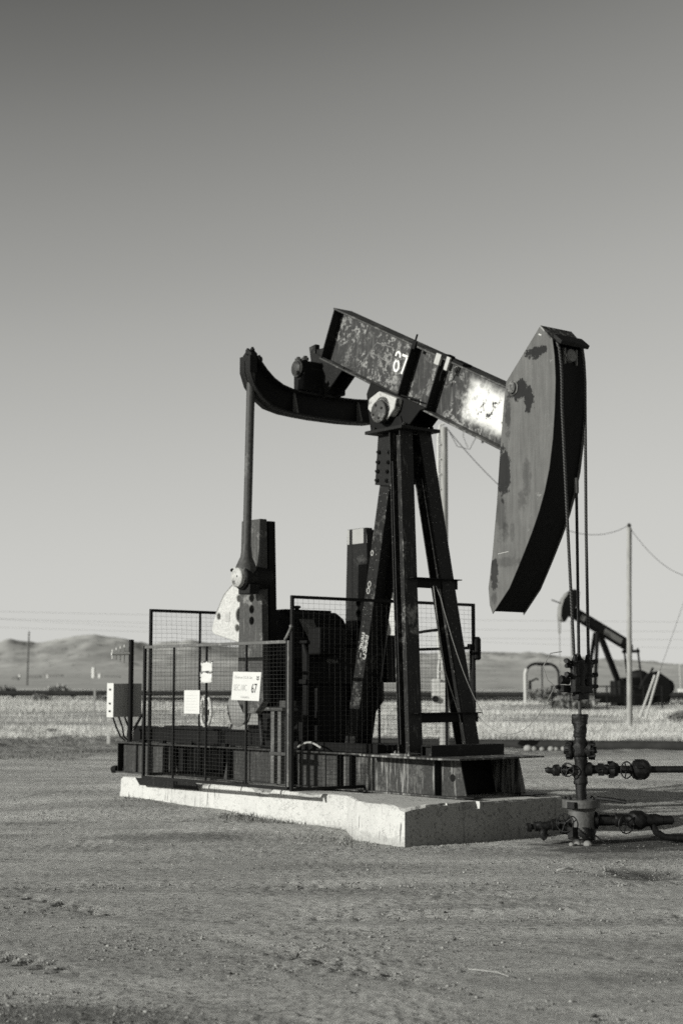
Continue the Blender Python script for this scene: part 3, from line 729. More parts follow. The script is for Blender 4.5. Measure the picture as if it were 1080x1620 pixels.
def build_samson():
    s = PJ
    def leg(mt, p0, p1):
        b = MB(); b.ibeam(p0, p1, 0.20, 0.20, (0, 1, 0), 0.016, 0.014); o = b.build('leg', mt, s)
        f = MB(); d = Vector(p0)
        f.box((d.x - 0.16, d.y - 0.16, ZS1 + 0.003), (d.x + 0.16, d.y + 0.16, ZS1 + 0.022)); bolts(f, [(d.x + i * 0.12, d.y + j * 0.12, ZS1 + 0.022) for i in (-1, 1) for j in (-1, 1)], (0, 0, 1))
        f.build('foot_plate', 'skid', o); return o
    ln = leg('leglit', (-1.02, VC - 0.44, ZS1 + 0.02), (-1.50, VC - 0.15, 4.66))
    c = MB(); pts = [Vector((-1.02, VC - 0.44, 0.9)).lerp(Vector((-1.50, VC - 0.15, 4.66)), t) + Vector((-0.02, -0.122, 0)) for t in (0.02, 0.25, 0.5, 0.75, 0.9)]
    c.tube(pts, 0.009, 8); c.build('conduit', 'dark', ln)
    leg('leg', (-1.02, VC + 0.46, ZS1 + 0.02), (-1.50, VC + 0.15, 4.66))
    # one wide rear leg, cranked near its top and bolted to the head plate
    r = MB(); a, b_, c_ = (-2.50, VC, ZS1 + 0.01), (-1.80, VC, 4.08), (-1.74, VC, 4.66)
    r.ibeam(a, b_, 0.18, 0.28, (1, 0, 0), 0.016, 0.014); r.ibeam(b_, c_, 0.20, 0.29, (1, 0, 0), 0.016, 0.014)
    rl = r.build('leg', 'leg', s)
    p = MB(); p.prism([(-1.95, 4.06), (-1.66, 4.02), (-1.61, 4.655), (-1.89, 4.655)], (VC - 0.172, VC - 0.149), uz)
    bolts(p, [(u + 0.17, VC - 0.172, z - 0.03) for u, z in ((-2.07, 4.14), (-1.90, 4.12), (-2.06, 4.25), (-1.89, 4.23), (-2.05, 4.36), (-1.87, 4.34), (-2.035, 4.48), (-1.855, 4.46))], (0, -1, 0), 0.026, 0.026)
    p.build('splice_plate', 'dark', rl)
    # painted serial letters, worn, running down the rear leg
    def on_leg(a, t, k):     # a along the leg downwards from z 2.3, t across
        d = (Vector(a0) - Vector(b0)).normalized()
        q = Vector((-2.195, 0, 2.27)) + d * a + Vector((1, 0, -0.2)).normalized() * t
        return (q.x, VC - 0.1405 - k, q.z)
    a0, b0 = (-2.50, VC, 0.86), (-1.80, VC, 4.08)
    w = MB()
    def stroke(pts, wd=0.018): w.ribbon(pts, wd, on_leg, -0.004, 0.0015)
    for (o, x) in ((0.0, -0.045), (0.0, 0.03)):
        for k in range(4):
            y = o + k * 0.075 + (0.02 if x > 0 else 0)
            if k == 3 and x < 0: stroke([(y + 0.015, x + 0.03), (y + 0.07, x + 0.03)], 0.012); continue
            stroke([(y, x), (y, x + 0.05)]); stroke([(y, x + 0.05), (y + 0.055, x + 0.045)])
            if k < 3: stroke([(y + 0.027, x), (y + 0.027, x + 0.05)], 0.012)
            if k != 2: stroke([(y + 0.055, x + 0.045), (y + 0.055, x + 0.002)])
            else: stroke([(y, x), (y + 0.055, x)])
    def ringmark(cy, cx, ry, rx, z=12):
        stroke([(cy + ry * math.cos(t), cx + rx * math.sin(t)) for t in np.linspace(0, 6.28, z)], 0.012)
    ringmark(-0.60, -0.03, 0.035, 0.025); ringmark(-0.52, -0.035, 0.035, 0.025); ringmark(-0.98, -0.06, 0.03, 0.02)
    w.build_each('painted_letters', 'boxlite', rl)
    x = MB()
    def along(t, k): return Vector((-1.02, VC + k[0], 0.87)).lerp(Vector((-1.50, VC + k[1], 4.66)), t)
    for z in (2.83, 1.27):
        t = (z - 0.87) / 3.79; A = along(t, (-0.44, -0.15)); B = along(t, (0.46, 0.15))
        d = (B - A).normalized(); A = A - d * 0.02 + Vector((0.085, 0, 0)); B = B + d * 0.16 + Vector((0.085, 0, 0))
        x = MB(); x.bar(A, B, 0.012, 0.11, (1, 0, 0)); x.bar(A + Vector((0.04, 0, 0.055)), B + Vector((0.04, 0, 0.055)), 0.09, 0.012, (1, 0, 0))
        x.build('leg_brace', 'black', s, bevel=0.003)
    k = MB(); k.prism([(VC - 0.16, 4.66), (VC + 0.16, 4.66), (VC + 0.2, 4.05), (VC - 0.2, 4.05)], (-1.58, -1.56), vz)
    k.build('gusset_plate', 'black', s)
    t = MB(); t.box((-1.98, VC - 0.31, 4.665), (-1.30, VC + 0.31, 4.705)); bolts(t, [(-1.36, VC + j * 0.22, 4.705) for j in (-1, 1)] + [(-1.90, VC + j * 0.22, 4.705) for j in (-1, 1)], (0, 0, 1), 0.028, 0.03)
    t.build('head_plate', 'dark', s, bevel=0.006)
    # small control cabinet behind the rear leg, with the brake lever
    q = MB(); q.box((-2.50, 1.70, 1.68), (-2.26, 1.92, 2.26)); q.box((-2.16, 1.69, 2.78), (-2.06, 1.86, 3.02)); q.build_each('control_cabinet', 'black', s, bevel=0.012)
    l = MB(); l.tube([(-2.34, 1.78, 2.18), (-2.26, 1.80, 2.24), (-1.85, 1.95, 2.30), (-1.35, 2.05, 2.34)], 0.018, 8); l.build('brake_lever', 'black', s)
build_samson()

# ---- walking beam: its own axes along the tilted beam
BD = Vector((0.9009, 0, -0.4341)); BN = Vector((0.4341, 0, 0.9009)); B0 = Vector((-2.935, VC, 6.113))
BH = 0.68
def bm_(s_, n_, v_): return B0 + BD * s_ + BN * n_ + Vector((0, v_, 0))
def beam_fn(n):
    # s runs along the beam, q across it, in metres
    P = n.xyz(n.vec(rot=(0, -math.atan2(0.4341, 0.9009), 0)))
    return P
def build_beam():
    L = 3.62
    BO = tuple(B0 - Vector(PJ['o']))
    b = MB()
    def hx(s0, s1, n0, n1, v0, v1): b.hexa([bm_(s0, n0, v0), bm_(s1, n0, v0), bm_(s1, n0, v1), bm_(s0, n0, v1), bm_(s0, n1, v0), bm_(s1, n1, v0), bm_(s1, n1, v1), bm_(s0, n1, v1)])
    def fn(n):
        ox, oy, oz = (B0 - Vector(PJ['o']))
        P = n.xyz(n.vec())
        dx = n.m('SUBTRACT', P[0], ox); dz = n.m('SUBTRACT', P[2], oz)
        s_ = n.m('ADD', n.m('MULTIPLY', dx, BD.x), n.m('MULTIPLY', dz, BD.z))
        q_ = n.m('ADD', n.m('MULTIPLY', dx, BN.x), n.m('MULTIPLY', dz, BN.z))
        big = n.noise(4.2, 6, 0.62); mid = n.noise(13, 6, 0.7); f = n.noise(46, 5, 0.7)
        v = n.m('ADD', n.m('MULTIPLY', big, 0.55), n.m('ADD', n.m('MULTIPLY', mid, 0.3), n.m('MULTIPLY', f, 0.15)))
        st = n.noise(9, 5, 0.6, n.vec((3.0, 1, 0.35)))
        lich = n.m('MULTIPLY', n.step(v, 0.50, 0.58), n.step(n.noise(2.0, 4, 0.6, n.vec(loc=(2, 5, 1))), 0.42, 0.56))
        rim = n.m('MULTIPLY', n.step(mid, 0.52, 0.56), n.step(mid, 0.66, 0.60))
        c = n.rng(f, 0.3, 0.7, 0.012, 0.026)
        c = n.mix(n.m('MULTIPLY', n.step(st, 0.48, 0.70), 0.7), c, 0.085)
        c = n.mix(n.m('MULTIPLY', lich, 0.85), c, n.rng(f, 0.35, 0.65, 0.05, 0.17))
        c = n.mix(n.m('MULTIPLY', n.m('MULTIPLY', rim, n.step(n.noise(2.4, 4, 0.6, n.vec(loc=(7, 1, 3))), 0.48, 0.58)), 0.8), c, n.rng(f, 0.35, 0.65, 0.12, 0.34))
        # whitewash brushed over an old plate near the horsehead, flaking off again
        e = n.m('ADD', n.m('MULTIPLY', n.m('SUBTRACT', big, 0.5), 0.35), n.m('MULTIPLY', n.m('SUBTRACT', mid, 0.5), 0.12))
        wl = n.step(n.m('ADD', s_, e), 2.62, 2.80); 
        hi = n.step(n.m('ADD', q_, n.m('MULTIPLY', e, 0.6)), 0.30, 0.16); lo = n.step(n.m('ADD', q_, n.m('MULTIPLY', e, 0.6)), -0.29, -0.14)
        w = n.m('MULTIPLY', wl, n.m('MULTIPLY', hi, lo))
        flake = n.step(n.m('ADD', n.m('MULTIPLY', n.noise(9, 6, 0.7, n.vec(loc=(4, 2, 7))), 0.75), n.m('MULTIPLY', f, 0.25)), 0.54, 0.575)
        core = n.m('MULTIPLY', n.step(s_, 2.86, 2.98), n.m('MULTIPLY', n.step(q_, 0.19, 0.1), n.step(q_, -0.2, -0.1)))
        w = n.m('MULTIPLY', w, n.m('SUBTRACT', 1.0, n.m('MULTIPLY', flake, n.m('ADD', 0.35, n.m('MULTIPLY', core, 0.65)))))
        c = n.mix(w, c, 0.62)
        return dict(c=c, r=n.mix(w, n.rng(mid, 0.3, 0.7, 0.4, 0.62), 0.35), n=n.bump(v, 0.25, 0.004), spec=0.4)
    hx(0, L, -BH / 2 + 0.022, BH / 2 - 0.022, -0.010, 0.010)
    web = b.build('walking_beam', material('peeling_beam_paint', fn), PJ)
    b = MB(); hx(-0.0, L, BH / 2 - 0.022, BH / 2, -0.15, 0.15); hx(-0.0, L, -BH / 2, -BH / 2 + 0.022, -0.15, 0.15); b.build_each('beam_flange', 'flange', web, bevel=0.004)
    for s0 in (0.015, 1.66, 2.22):
        b = MB()
        hx(s0, s0 + 0.016, -BH / 2 + 0.024, BH / 2 - 0.024, -0.146, -0.012); hx(s0, s0 + 0.016, -BH / 2 + 0.024, BH / 2 - 0.024, 0.012, 0.146)
        b.build_each('beam_stiffener', 'dark', web)
    # clamp and tangle of brackets on the upper flange, saddle clips
    b = MB(); hx(2.18, 2.27, BH / 2 - 0.10, BH / 2 + 0.03, -0.19, -0.152); hx(2.36, 2.42, BH / 2 - 0.12, BH / 2 + 0.04, -0.18, -0.152); b.build_each('clamp_plate', 'galv', web, bevel=0.004)
    b = MB(); hx(2.27, 2.36, BH / 2 + 0.001, BH / 2 + 0.05, -0.18, -0.05); hx(2.42, 2.62, BH / 2 + 0.001, BH / 2 + 0.03, -0.14, 0.0); hx(1.70, 1.76, BH / 2 - 0.05, BH / 2 + 0.05, -0.175, -0.152)
    b.tube([bm_(2.33, BH / 2 - 0.03, -0.17), bm_(2.36, BH / 2 - 0.12, -0.18), bm_(2.34, BH / 2 - 0.20, -0.17), bm_(2.36, BH / 2 - 0.26, -0.175)], 0.008, 6)
    b.tube([bm_(1.73, BH / 2 + 0.03, -0.165), bm_(1.73, BH / 2 + 0.13, -0.165)], 0.012, 6); b.build_each('clamp_bracket', 'black', web)
    b = MB(); b.tube([bm_(1.72, -BH / 2 + 0.05, -0.13), bm_(1.86, -BH / 2 + 0.07, -0.13), bm_(2.05, -BH / 2 + 0.09, -0.12), bm_(2.06, -BH / 2 + 0.03, -0.12)], 0.010, 6); b.build('grease_line', 'black', web)
    # stencilled number
    def pl(a, t, k): return bm_(a, t, -0.010 - k)
    d = MB(); W_ = 0.030
    a0, t0 = 1.29, -0.085
    up = lambda x, y: (a0 + x * 1.05 - y * 0.20, t0 + y * 1.05 + x * 0.05)
    six_top = [(0.02, 0.165), (0.03, 0.205), (0.065, 0.222), (0.098, 0.205), (0.104, 0.165)]
    loop = [(0.062 + 0.044 * math.sin(t), 0.062 + 0.060 * math.cos(t)) for t in np.linspace(0.15, 6.13, 18)]
    seven = [(0.135, 0.205), (0.245, 0.205)]; stem = [(0.232, 0.205), (0.215, 0.14), (0.175, -0.005)]
    for q in (six_top, loop, seven, stem): d.ribbon([up(*p) for p in q], W_, pl, 0.0005, 0.003)
    d.build('stencil_number', 'wpaint', web)
    # scratch frame of an old removed plate
    d = MB()
    for q in ([(0.78, 0.0), (0.86, 0.14), (1.20, 0.17)], [(0.78, 0.0), (1.24, -0.02)], [(0.78, 0.0), (0.70, -0.16)]): d.ribbon(q, 0.013, pl, 0.0005, 0.0015)
    d.build_each('scratched_outline', 'rail', web)
build_beam()

def build_center_bearing():
    u, z = -1.66, 4.94
    b = MB()
    # saddle: gussets fanning from the bearing up to the lower flange
    for v in (-0.17, 0.17):
        b.prism([(-2.02, 4.72), (-1.30, 4.72), (-1.12, 4.86), (-1.02, 4.875), (-2.02, 5.33), (-2.10, 5.2)], (VC + v - 0.012, VC + v + 0.012), uz)
    b.prism([(-1.95, 4.706), (-1.40, 4.706), (-1.45, 4.84), (-1.9, 4.84)], (VC - 0.2, VC + 0.2), uz)
    b.cyl((u - 0.02, VC - 0.2, z), (u - 0.02, VC + 0.2, z), 0.13, 20)
    b.build('saddle_bearing', 'black', PJ, bevel=0.006)
    h = MB()
    k = MB(); k.lathe((u - 0.03, VC - 0.16, z), (0, -1, 0), [(0, 0.17), (0.11, 0.17), (0.125, 0.155)], 26); k.build('bearing_drum', 'dark', PJ)
    h.prism([(-1.95, 4.98), (-1.93, 5.10), (-1.74, 5.17), (-1.42, 5.04), (-1.46, 4.92), (-1.60, 4.80), (-1.86, 4.90)], (VC - 0.285, VC - 0.18), uz)
    ho = h.build('bearing_housing', 'capwhite', PJ, bevel=0.01)
    c = MB(); c.lathe((u - 0.04, VC - 0.296, z - 0.03), (0, -1, 0), [(0, 0.135), (0.035, 0.135), (0.05, 0.115)], 24)
    bolts(c, [(u - 0.04 + 0.085 * math.cos(t), VC - 0.346, z - 0.03 + 0.085 * math.sin(t)) for t in (0.4, 1.9, 3.5, 5.0)], (0, -1, 0), 0.018, 0.015)
    c.build('bearing_cap', 'crank', ho)
build_center_bearing()

def build_horsehead():
    prof = [(0.887, 5.509), (1.061, 5.326), (1.088, 5.14), (1.098, 4.90), (1.082, 4.60), (1.045, 4.25), (0.987, 3.935), (0.915, 3.70), (0.829, 3.49), (0.72, 3.275), (0.614, 3.09), (0.50, 2.90), (0.368, 2.69), (0.105, 2.42), (0.06, 2.52), (0.043, 2.71), (0.108, 3.055), (0.186, 3.61), (0.244, 4.167), (0.313, 4.723), (0.356, 4.972)]
    v0, v1 = 1.20, 1.69
    ctr = Vector((0.6, 4.0))
    def inset(p, k): q = Vector(p); d = (ctr - q).normalized(); q = q + d * k; return (q.x, q.y)
    inn = [inset(p, 0.03) for p in prof]
    b = MB(); b.prism(inn, (v0 + 0.014, v1 - 0.014), uz); hh = b.build('horsehead', 'black', PJ)
    def fn(n):
        ox, oy, oz = Vector(PJ['o']); P = n.xyz(n.vec())
        x = n.m('ADD', P[0], ox); z = n.m('ADD', P[2], oz)
        big = n.noise(3.0, 6, 0.65); mid = n.noise(11, 6, 0.7); f = n.noise(60, 4, 0.7)
        c = n.rng(n.m('ADD', n.m('MULTIPLY', big, 0.6), n.m('MULTIPLY', f, 0.4)), 0.3, 0.7, 0.080, 0.120)
        wob = n.m('ADD', n.m('ADD', n.m('MULTIPLY', n.m('SUBTRACT', n.noise(5.5, 6, 0.7), 0.5), 3.2), n.m('MULTIPLY', n.m('SUBTRACT', mid, 0.5), 2.2)), n.m('MULTIPLY', n.m('SUBTRACT', n.noise(24, 5, 0.8, n.vec((1.5, 1, 0.5))), 0.5), 2.2))
        for (cx, cz, rx, rz, k) in ((0.82, 5.22, 0.16, 0.070, 1.0), (0.56, 4.84, 0.15, 0.11, 1.0), (0.70, 4.72, 0.075, 0.15, 1.0), (0.38, 4.60, 0.045, 0.22, 0.7), (0.30, 3.95, 0.11, 0.26, 0.95), (0.25, 3.55, 0.08, 0.32, 0.45), (0.66, 3.86, 0.06, 0.24, 0.4), (0.58, 3.62, 0.07, 0.10, 0.4),
                                    (0.14, 2.86, 0.06, 0.18, 0.85), (0.30, 2.98, 0.22, 0.05, 0.35), (0.13, 2.58, 0.045, 0.08, 0.5), (0.32, 3.28, 0.05, 0.12, 0.45), (0.42, 3.30, 0.04, 0.10, 0.35)):
            ex = n.m('MULTIPLY', n.m('SUBTRACT', x, cx), 1 / rx); ez = n.m('MULTIPLY', n.m('SUBTRACT', z, cz), 1 / rz)
            r2 = n.m('ADD', n.m('ADD', n.m('MULTIPLY', ex, ex), n.m('MULTIPLY', ez, ez)), wob)
            c = n.mix(n.m('MULTIPLY', n.step(r2, 1.15, 0.75) if k > 0.8 else n.step(r2, 1.6, 0.1), k), c, 0.008)
        dark = n.m('MULTIPLY', n.step(n.m('ADD', n.m('MULTIPLY', mid, 0.7), n.m('MULTIPLY', f, 0.3)), 0.60, 0.66), n.step(n.noise(1.6, 3, 0.5), 0.5, 0.6))
        c = n.mix(n.m('MULTIPLY', dark, 0.7), c, 0.05)
        run = n.noise(16, 5, 0.65, n.vec((1.6, 1, 0.10)))
        c = n.m('MULTIPLY', c, n.rng(run, 0.3, 0.7, 0.80, 1.2))
        sc = n.m('MULTIPLY', n.step(n.noise(14, 6, 0.75), 0.58, 0.62), n.step(n.noise(2.2, 3, 0.5, n.vec(loc=(3, 1, 5))), 0.55, 0.62))
        c = n.mix(n.m('MULTIPLY', sc, 0.6), c, 0.24)
        return dict(c=c, r=n.rng(mid, 0.3, 0.7, 0.42, 0.6), n=n.bump(n.m('ADD', big, n.m('MULTIPLY', f, 0.3)), 0.12, 0.004), spec=0.2)
    m = material('scuffed_grey_plate', fn)
    for a, c in ((v0, v0 + 0.012), (v1 - 0.012, v1)):
        p = MB(); p.prism(prof, (a, c), uz); p.build('side_plate', m, hh, bevel=0.003)
    t = MB()
    t.strip([(0.885, 5.513), (1.064, 5.330)], [(0.875, 5.500), (1.052, 5.320)], (v0 - 0.001, v1 + 0.001), uz)
    t.build('top_plate', 'skid', hh)
    # hanger block for the wire rope at the top, and rope keeper lugs
    k = MB(); k.hexa([(1.02, v0 + 0.05, 5.34), (1.12, v0 + 0.06, 5.27), (1.12, v1 + 0.01, 5.27), (1.02, v1 + 0.01, 5.34), (1.03, v0 + 0.05, 5.41), (1.15, v0 + 0.06, 5.31), (1.15, v1 + 0.01, 5.31), (1.03, v1 + 0.01, 5.41)])
    k.build('rope_hanger', 'dark', hh, bevel=0.01)
    l = MB(); l.lathe((1.07, VC + 0.02, 5.17), (1, 0, 0.1), [(0, 0.075), (0.05, 0.07)], 16); l.box((1.05, v0 + 0.15, 5.08), (1.10, v0 + 0.17, 5.25)); l.box((1.05, v1 - 0.16, 5.08), (1.10, v1 - 0.14, 5.25)); l.build('hanger_lug', 'casing', hh)
    q = MB(); q.lathe((0.46, v0, 4.885), (0, -1, 0), [(0, 0.085), (0.008, 0.085), (0.016, 0.07), (0.035, 0.065), (0.045, 0.05)], 22); q.build('pivot_pin', 'crank', hh)
    q = MB(); 
    def pl(a, t, k_): return (a, v0 - k_, t)
    q.ribbon([(0.20, 3.075), (0.36, 3.09)], 0.006, pl, 0.0005, 0.0015); q.ribbon([(0.86, 5.42), (0.90, 5.40)], 0.016, pl, 0.0005, 0.0015); q.build_each('scratch', 'galv', hh)
build_horsehead()

UE = -3.14
def build_equalizer():
    lo = [(0.150, 5.70), (0.150, 5.50), (0.215, 5.33), (0.34, 5.19), (0.50, 5.09), (0.72, 5.045), (0.95, 5.03), (1.20, 5.02), (1.42, 5.02)]
    hi = [(0.300, 5.72), (0.335, 5.64), (0.42, 5.55), (0.53, 5.46), (0.67, 5.39), (0.82, 5.355), (1.0, 5.34), (1.20, 5.335), (1.42, 5.335)]
    mir = lambda L: L + [(2 * VC - a, z) for a, z in L[-2::-1]]
    hi2, lo2 = mir(hi), mir(lo)
    b = MB(); b.strip(hi2, lo2, (UE - 0.012, UE + 0.012), vz); e = b.build('equalizer', 'black', PJ)
    def offs(L, k):
        P = [Vector(p) for p in L]; r = []
        for i, p in enumerate(P):
            d = (P[min(i + 1, len(P) - 1)] - P[max(i - 1, 0)]).normalized(); r.append(tuple(p + Vector((-d.y, d.x)) * k))
        return r
    f = MB(); f.strip(offs(lo2, 0.022), lo2, (UE - 0.11, UE + 0.11), vz); f.strip(hi2, offs(hi2, -0.022), (UE - 0.11, UE + 0.11), vz); f.build('equalizer_flange', 'dark', e)
    g = MB()
    for v in (0.90, 1.94): g.hexa([(UE + 0.012, v - 0.012, 5.055), (UE + 0.105, v - 0.012, 5.055), (UE + 0.105, v + 0.012, 5.055), (UE + 0.012, v + 0.012, 5.055), (UE + 0.012, v - 0.012, 5.325), (UE + 0.03, v - 0.012, 5.325), (UE + 0.03, v + 0.012, 5.325), (UE + 0.012, v + 0.012, 5.325)])
    g.build_each('equalizer_rib', 'rail', e)
    # bearing block on the equalizer, hung from the beam tail
    h = MB(); h.box((UE - 0.11, 0.985, 5.36), (UE + 0.11, 1.67, 5.66)); h.cyl((UE, 0.97, 5.66), (UE, 1.69, 5.66), 0.105, 20)
    hb = h.build('equalizer_bearing', 'black', PJ, bevel=0.02)
    c = MB(); c.lathe((UE, 0.965, 5.65), (0, -1, 0), [(0, 0.09), (0.03, 0.09), (0.05, 0.06)], 20); c.torus((UE, 0.96, 5.65), (0, 1, 0), 0.10, 0.014, 22, 6)
    bolts(c, [(UE - 0.05, 1.02, 5.755), (UE + 0.04, 1.06, 5.76)], (0, 0, 1), 0.045, 0.035); c.build('bearing_cap', 'skid', hb)
    t = MB()
    for v in (VC - 0.13, VC + 0.11):
        t.prism([(-3.20, 5.90), (-2.60, 5.62), (-3.02, 5.30), (-3.14, 5.36)], (v, v + 0.02), uz)
    t.box((-3.30, VC - 0.10, 5.78), (-3.06, VC + 0.10, 5.95)); t.prism([(-3.28, 5.74), (-3.20, 5.74), (-3.20, 6.02), (-3.33, 6.0)], (VC - 0.12, VC - 0.05), uz)
    tt = t.build('tail_bracket', 'dark', PJ)
    p = MB(); p.lathe((-3.06, VC - 0.14, 5.38), (0, -1, 0), [(0, 0.06), (0.04, 0.06), (0.05, 0.04)], 14); p.build('wrist_pin', 'black', tt)
build_equalizer()

UC, ZC = -3.40, 1.72
def build_crank_side(side):
    near = side < 0
    vp = VC + side * 1.172; vc0, vc1 = (0.45, 0.68) if near else (2.16, 2.39)
    up, zp = -3.215, 2.955
    # pitman
    p = MB(); p.tube([(up, vp, zp + 0.30), (UE, vp, 5.58)], 0.053, 16)
    pa = p.build('pitman_arm', 'pitman', PJ)
    j = MB(); j.tube([(up - 0.012, vp, zp + 0.05), (up - 0.008, vp, zp + 0.16), (up - 0.004, vp, zp + 0.26), (up, vp, zp + 0.42)], [0.155, 0.12, 0.075, 0.054], 16)
    j.build('pitman_fork', 'pitman', pa)
    k = MB(); k.lathe((up, vp - 0.10, zp), (0, 1, 0), [(0, 0.13), (0.02, 0.15), (0.20, 0.15), (0.42 if near else 0.2, 0.13)], 22)
    k.box((up - 0.10, vp - 0.05, zp - 0.20), (up + 0.14, vp + 0.10, zp - 0.08))
    k.build('wrist_bearing', 'dark', pa, bevel=0.008)
    c = MB(); c.lathe((up, vp - 0.101, zp), (0, -1, 0), [(0, 0.125), (0.05, 0.12), (0.085, 0.07), (0.09, 0.0)], 20); c.box((up - 0.15, vp - 0.12, zp + 0.06), (up - 0.07, vp - 0.09, zp + 0.13)); cc = c.build('bearing_cap', 'capwhite', pa, bevel=0.005)
    bb = MB(); bolts(bb, [(up + 0.06, vp - 0.155, zp + 0.01), (up - 0.11, vp - 0.125, zp + 0.095)], (0, -1, 0), 0.024, 0.02); bb.build_each('cap_bolt', 'dark', cc)
    t = MB(); t.prism([(UE - 0.07, 5.50), (UE + 0.07, 5.50), (UE + 0.075, 5.74), (UE, 5.80), (UE - 0.075, 5.74)], (vp - 0.06, vp + 0.04), uz)
    t.cyl((UE, vp - 0.10, 5.68), (UE, vp + 0.14, 5.68), 0.05, 14); bolts(t, [(UE - 0.05, vp - 0.02, 5.77), (UE + 0.05, vp - 0.02, 5.77)], (0, 0, 1), 0.03, 0.03); t.build('pitman_head', 'dark', pa, bevel=0.006)
    # crank arm: two cheeks with a groove along its edge and stroke holes
    prof = [(-3.61, 3.70), (-3.21, 3.70), (-3.145, 1.9), (-3.13, 1.45), (-3.3, 1.30), (-3.55, 1.30), (-3.68, 1.45), (-3.67, 1.9)]
    cr = MB(); cr.prism(prof, (vc0, vc0 + 0.10), uz); cut = MB()
    for z in (2.44, 2.58, 2.72): cut.cyl((-3.385, vc0 - 0.2, z), (-3.385, vc0 + 0.075, z), 0.052, 18)
    crank = cr.build('crank_arm', 'crank' if near else 'dark', PJ, bool_cut=cut, bevel=0.006)  # far arm is dark: the shade on its face is set by colour
    c2 = MB(); prof2 = [(a - 0.03 if a > -3.4 else a + 0.02, z if z < 3.6 else z - 0.01) for a, z in prof]
    c2.prism(prof2, (vc0 + 0.10, vc0 + 0.125), uz); c2.prism([(a, z if z < 3.6 else z - 0.02) for a, z in prof], (vc0 + 0.125, vc1), uz)
    c2.build('crank_cheek', 'black', crank, bevel=0.006)
    if not near:
        d = MB(); d.prism([(-3.605, 3.50), (-3.20, 3.50), (-3.212, 3.695), (-3.605, 3.695)], (vc0 - 0.002, vc0 + 0.001), uz); d.build('sunlit_top', 'clear', crank)  # sunlit top above a cast shadow edge, painted as a paler sheet
        d = MB(); d.strip([(-3.56, 3.698), (-3.50, 3.698)], [(-3.56, 1.6), (-3.50, 1.6)], (vc0 - 0.004, vc0 + 0.001), uz); d.strip([(-3.27, 3.698), (-3.21, 3.698)], [(-3.24, 1.6), (-3.16, 1.6)], (vc0 - 0.004, vc0 + 0.001), uz); d.build('edge_strip', 'dark', crank)
    sh = MB(); sh.cyl((UC, vc1 if near else VC + 0.4, ZC), (UC, VC - 0.4 if near else vc0, ZC), 0.11, 18); sh.build('crankshaft', 'black', crank)
    # counterweight bolted to one edge of the crank
    if near: poly = [(-3.615, 2.90), (-3.80, 2.93), (-3.98, 2.83), (-4.14, 2.66), (-4.25, 2.47), (-4.29, 2.36), (-4.27, 2.31), (-4.2, 2.285), (-3.65, 2.17)]
    else: poly = [(-3.17, 2.90), (-2.98, 2.93), (-2.80, 2.83), (-2.64, 2.66), (-2.53, 2.47), (-2.49, 2.36), (-2.51, 2.31), (-2.58, 2.285), (-3.14, 2.17)]
    poly = poly if near else poly[::-1]
    w = MB(); w.prism(poly, (vc0 + 0.02, vc1 + 0.04), uz); cut = MB()
    mx = lambda u: u if near else -6.78 - u
    for (a, z, r) in ((-3.70, 2.73, 0.045), (-3.66, 2.52, 0.10), (-4.14, 2.52, 0.042), (-3.73, 2.36, 0.045)): cut.cyl((mx(a), vc0 - 0.2, z), (mx(a), vc1 + 0.2, z), r, 18)
    cw = w.build('counterweight', 'white', crank, bool_cut=cut, bevel=0.02)
    pl = MB(); pl.box((mx(-3.93) - 0.05, vc0 + 0.014, 2.45), (mx(-3.93) + 0.05, vc0 + 0.0195, 2.57)); pl.build('nameplate', 'galv', cw)
    if near:
        l = MB(); l.ribbon([(-3.82, 2.92), (-4.02, 2.79), (-4.20, 2.55)], 0.012, lambda a, t, k: (a, vc0 + 0.02 - k, t), 0.0005, 0.002); l.build('paint_line', 'box', cw)
build_crank_side(-1); build_crank_side(1)

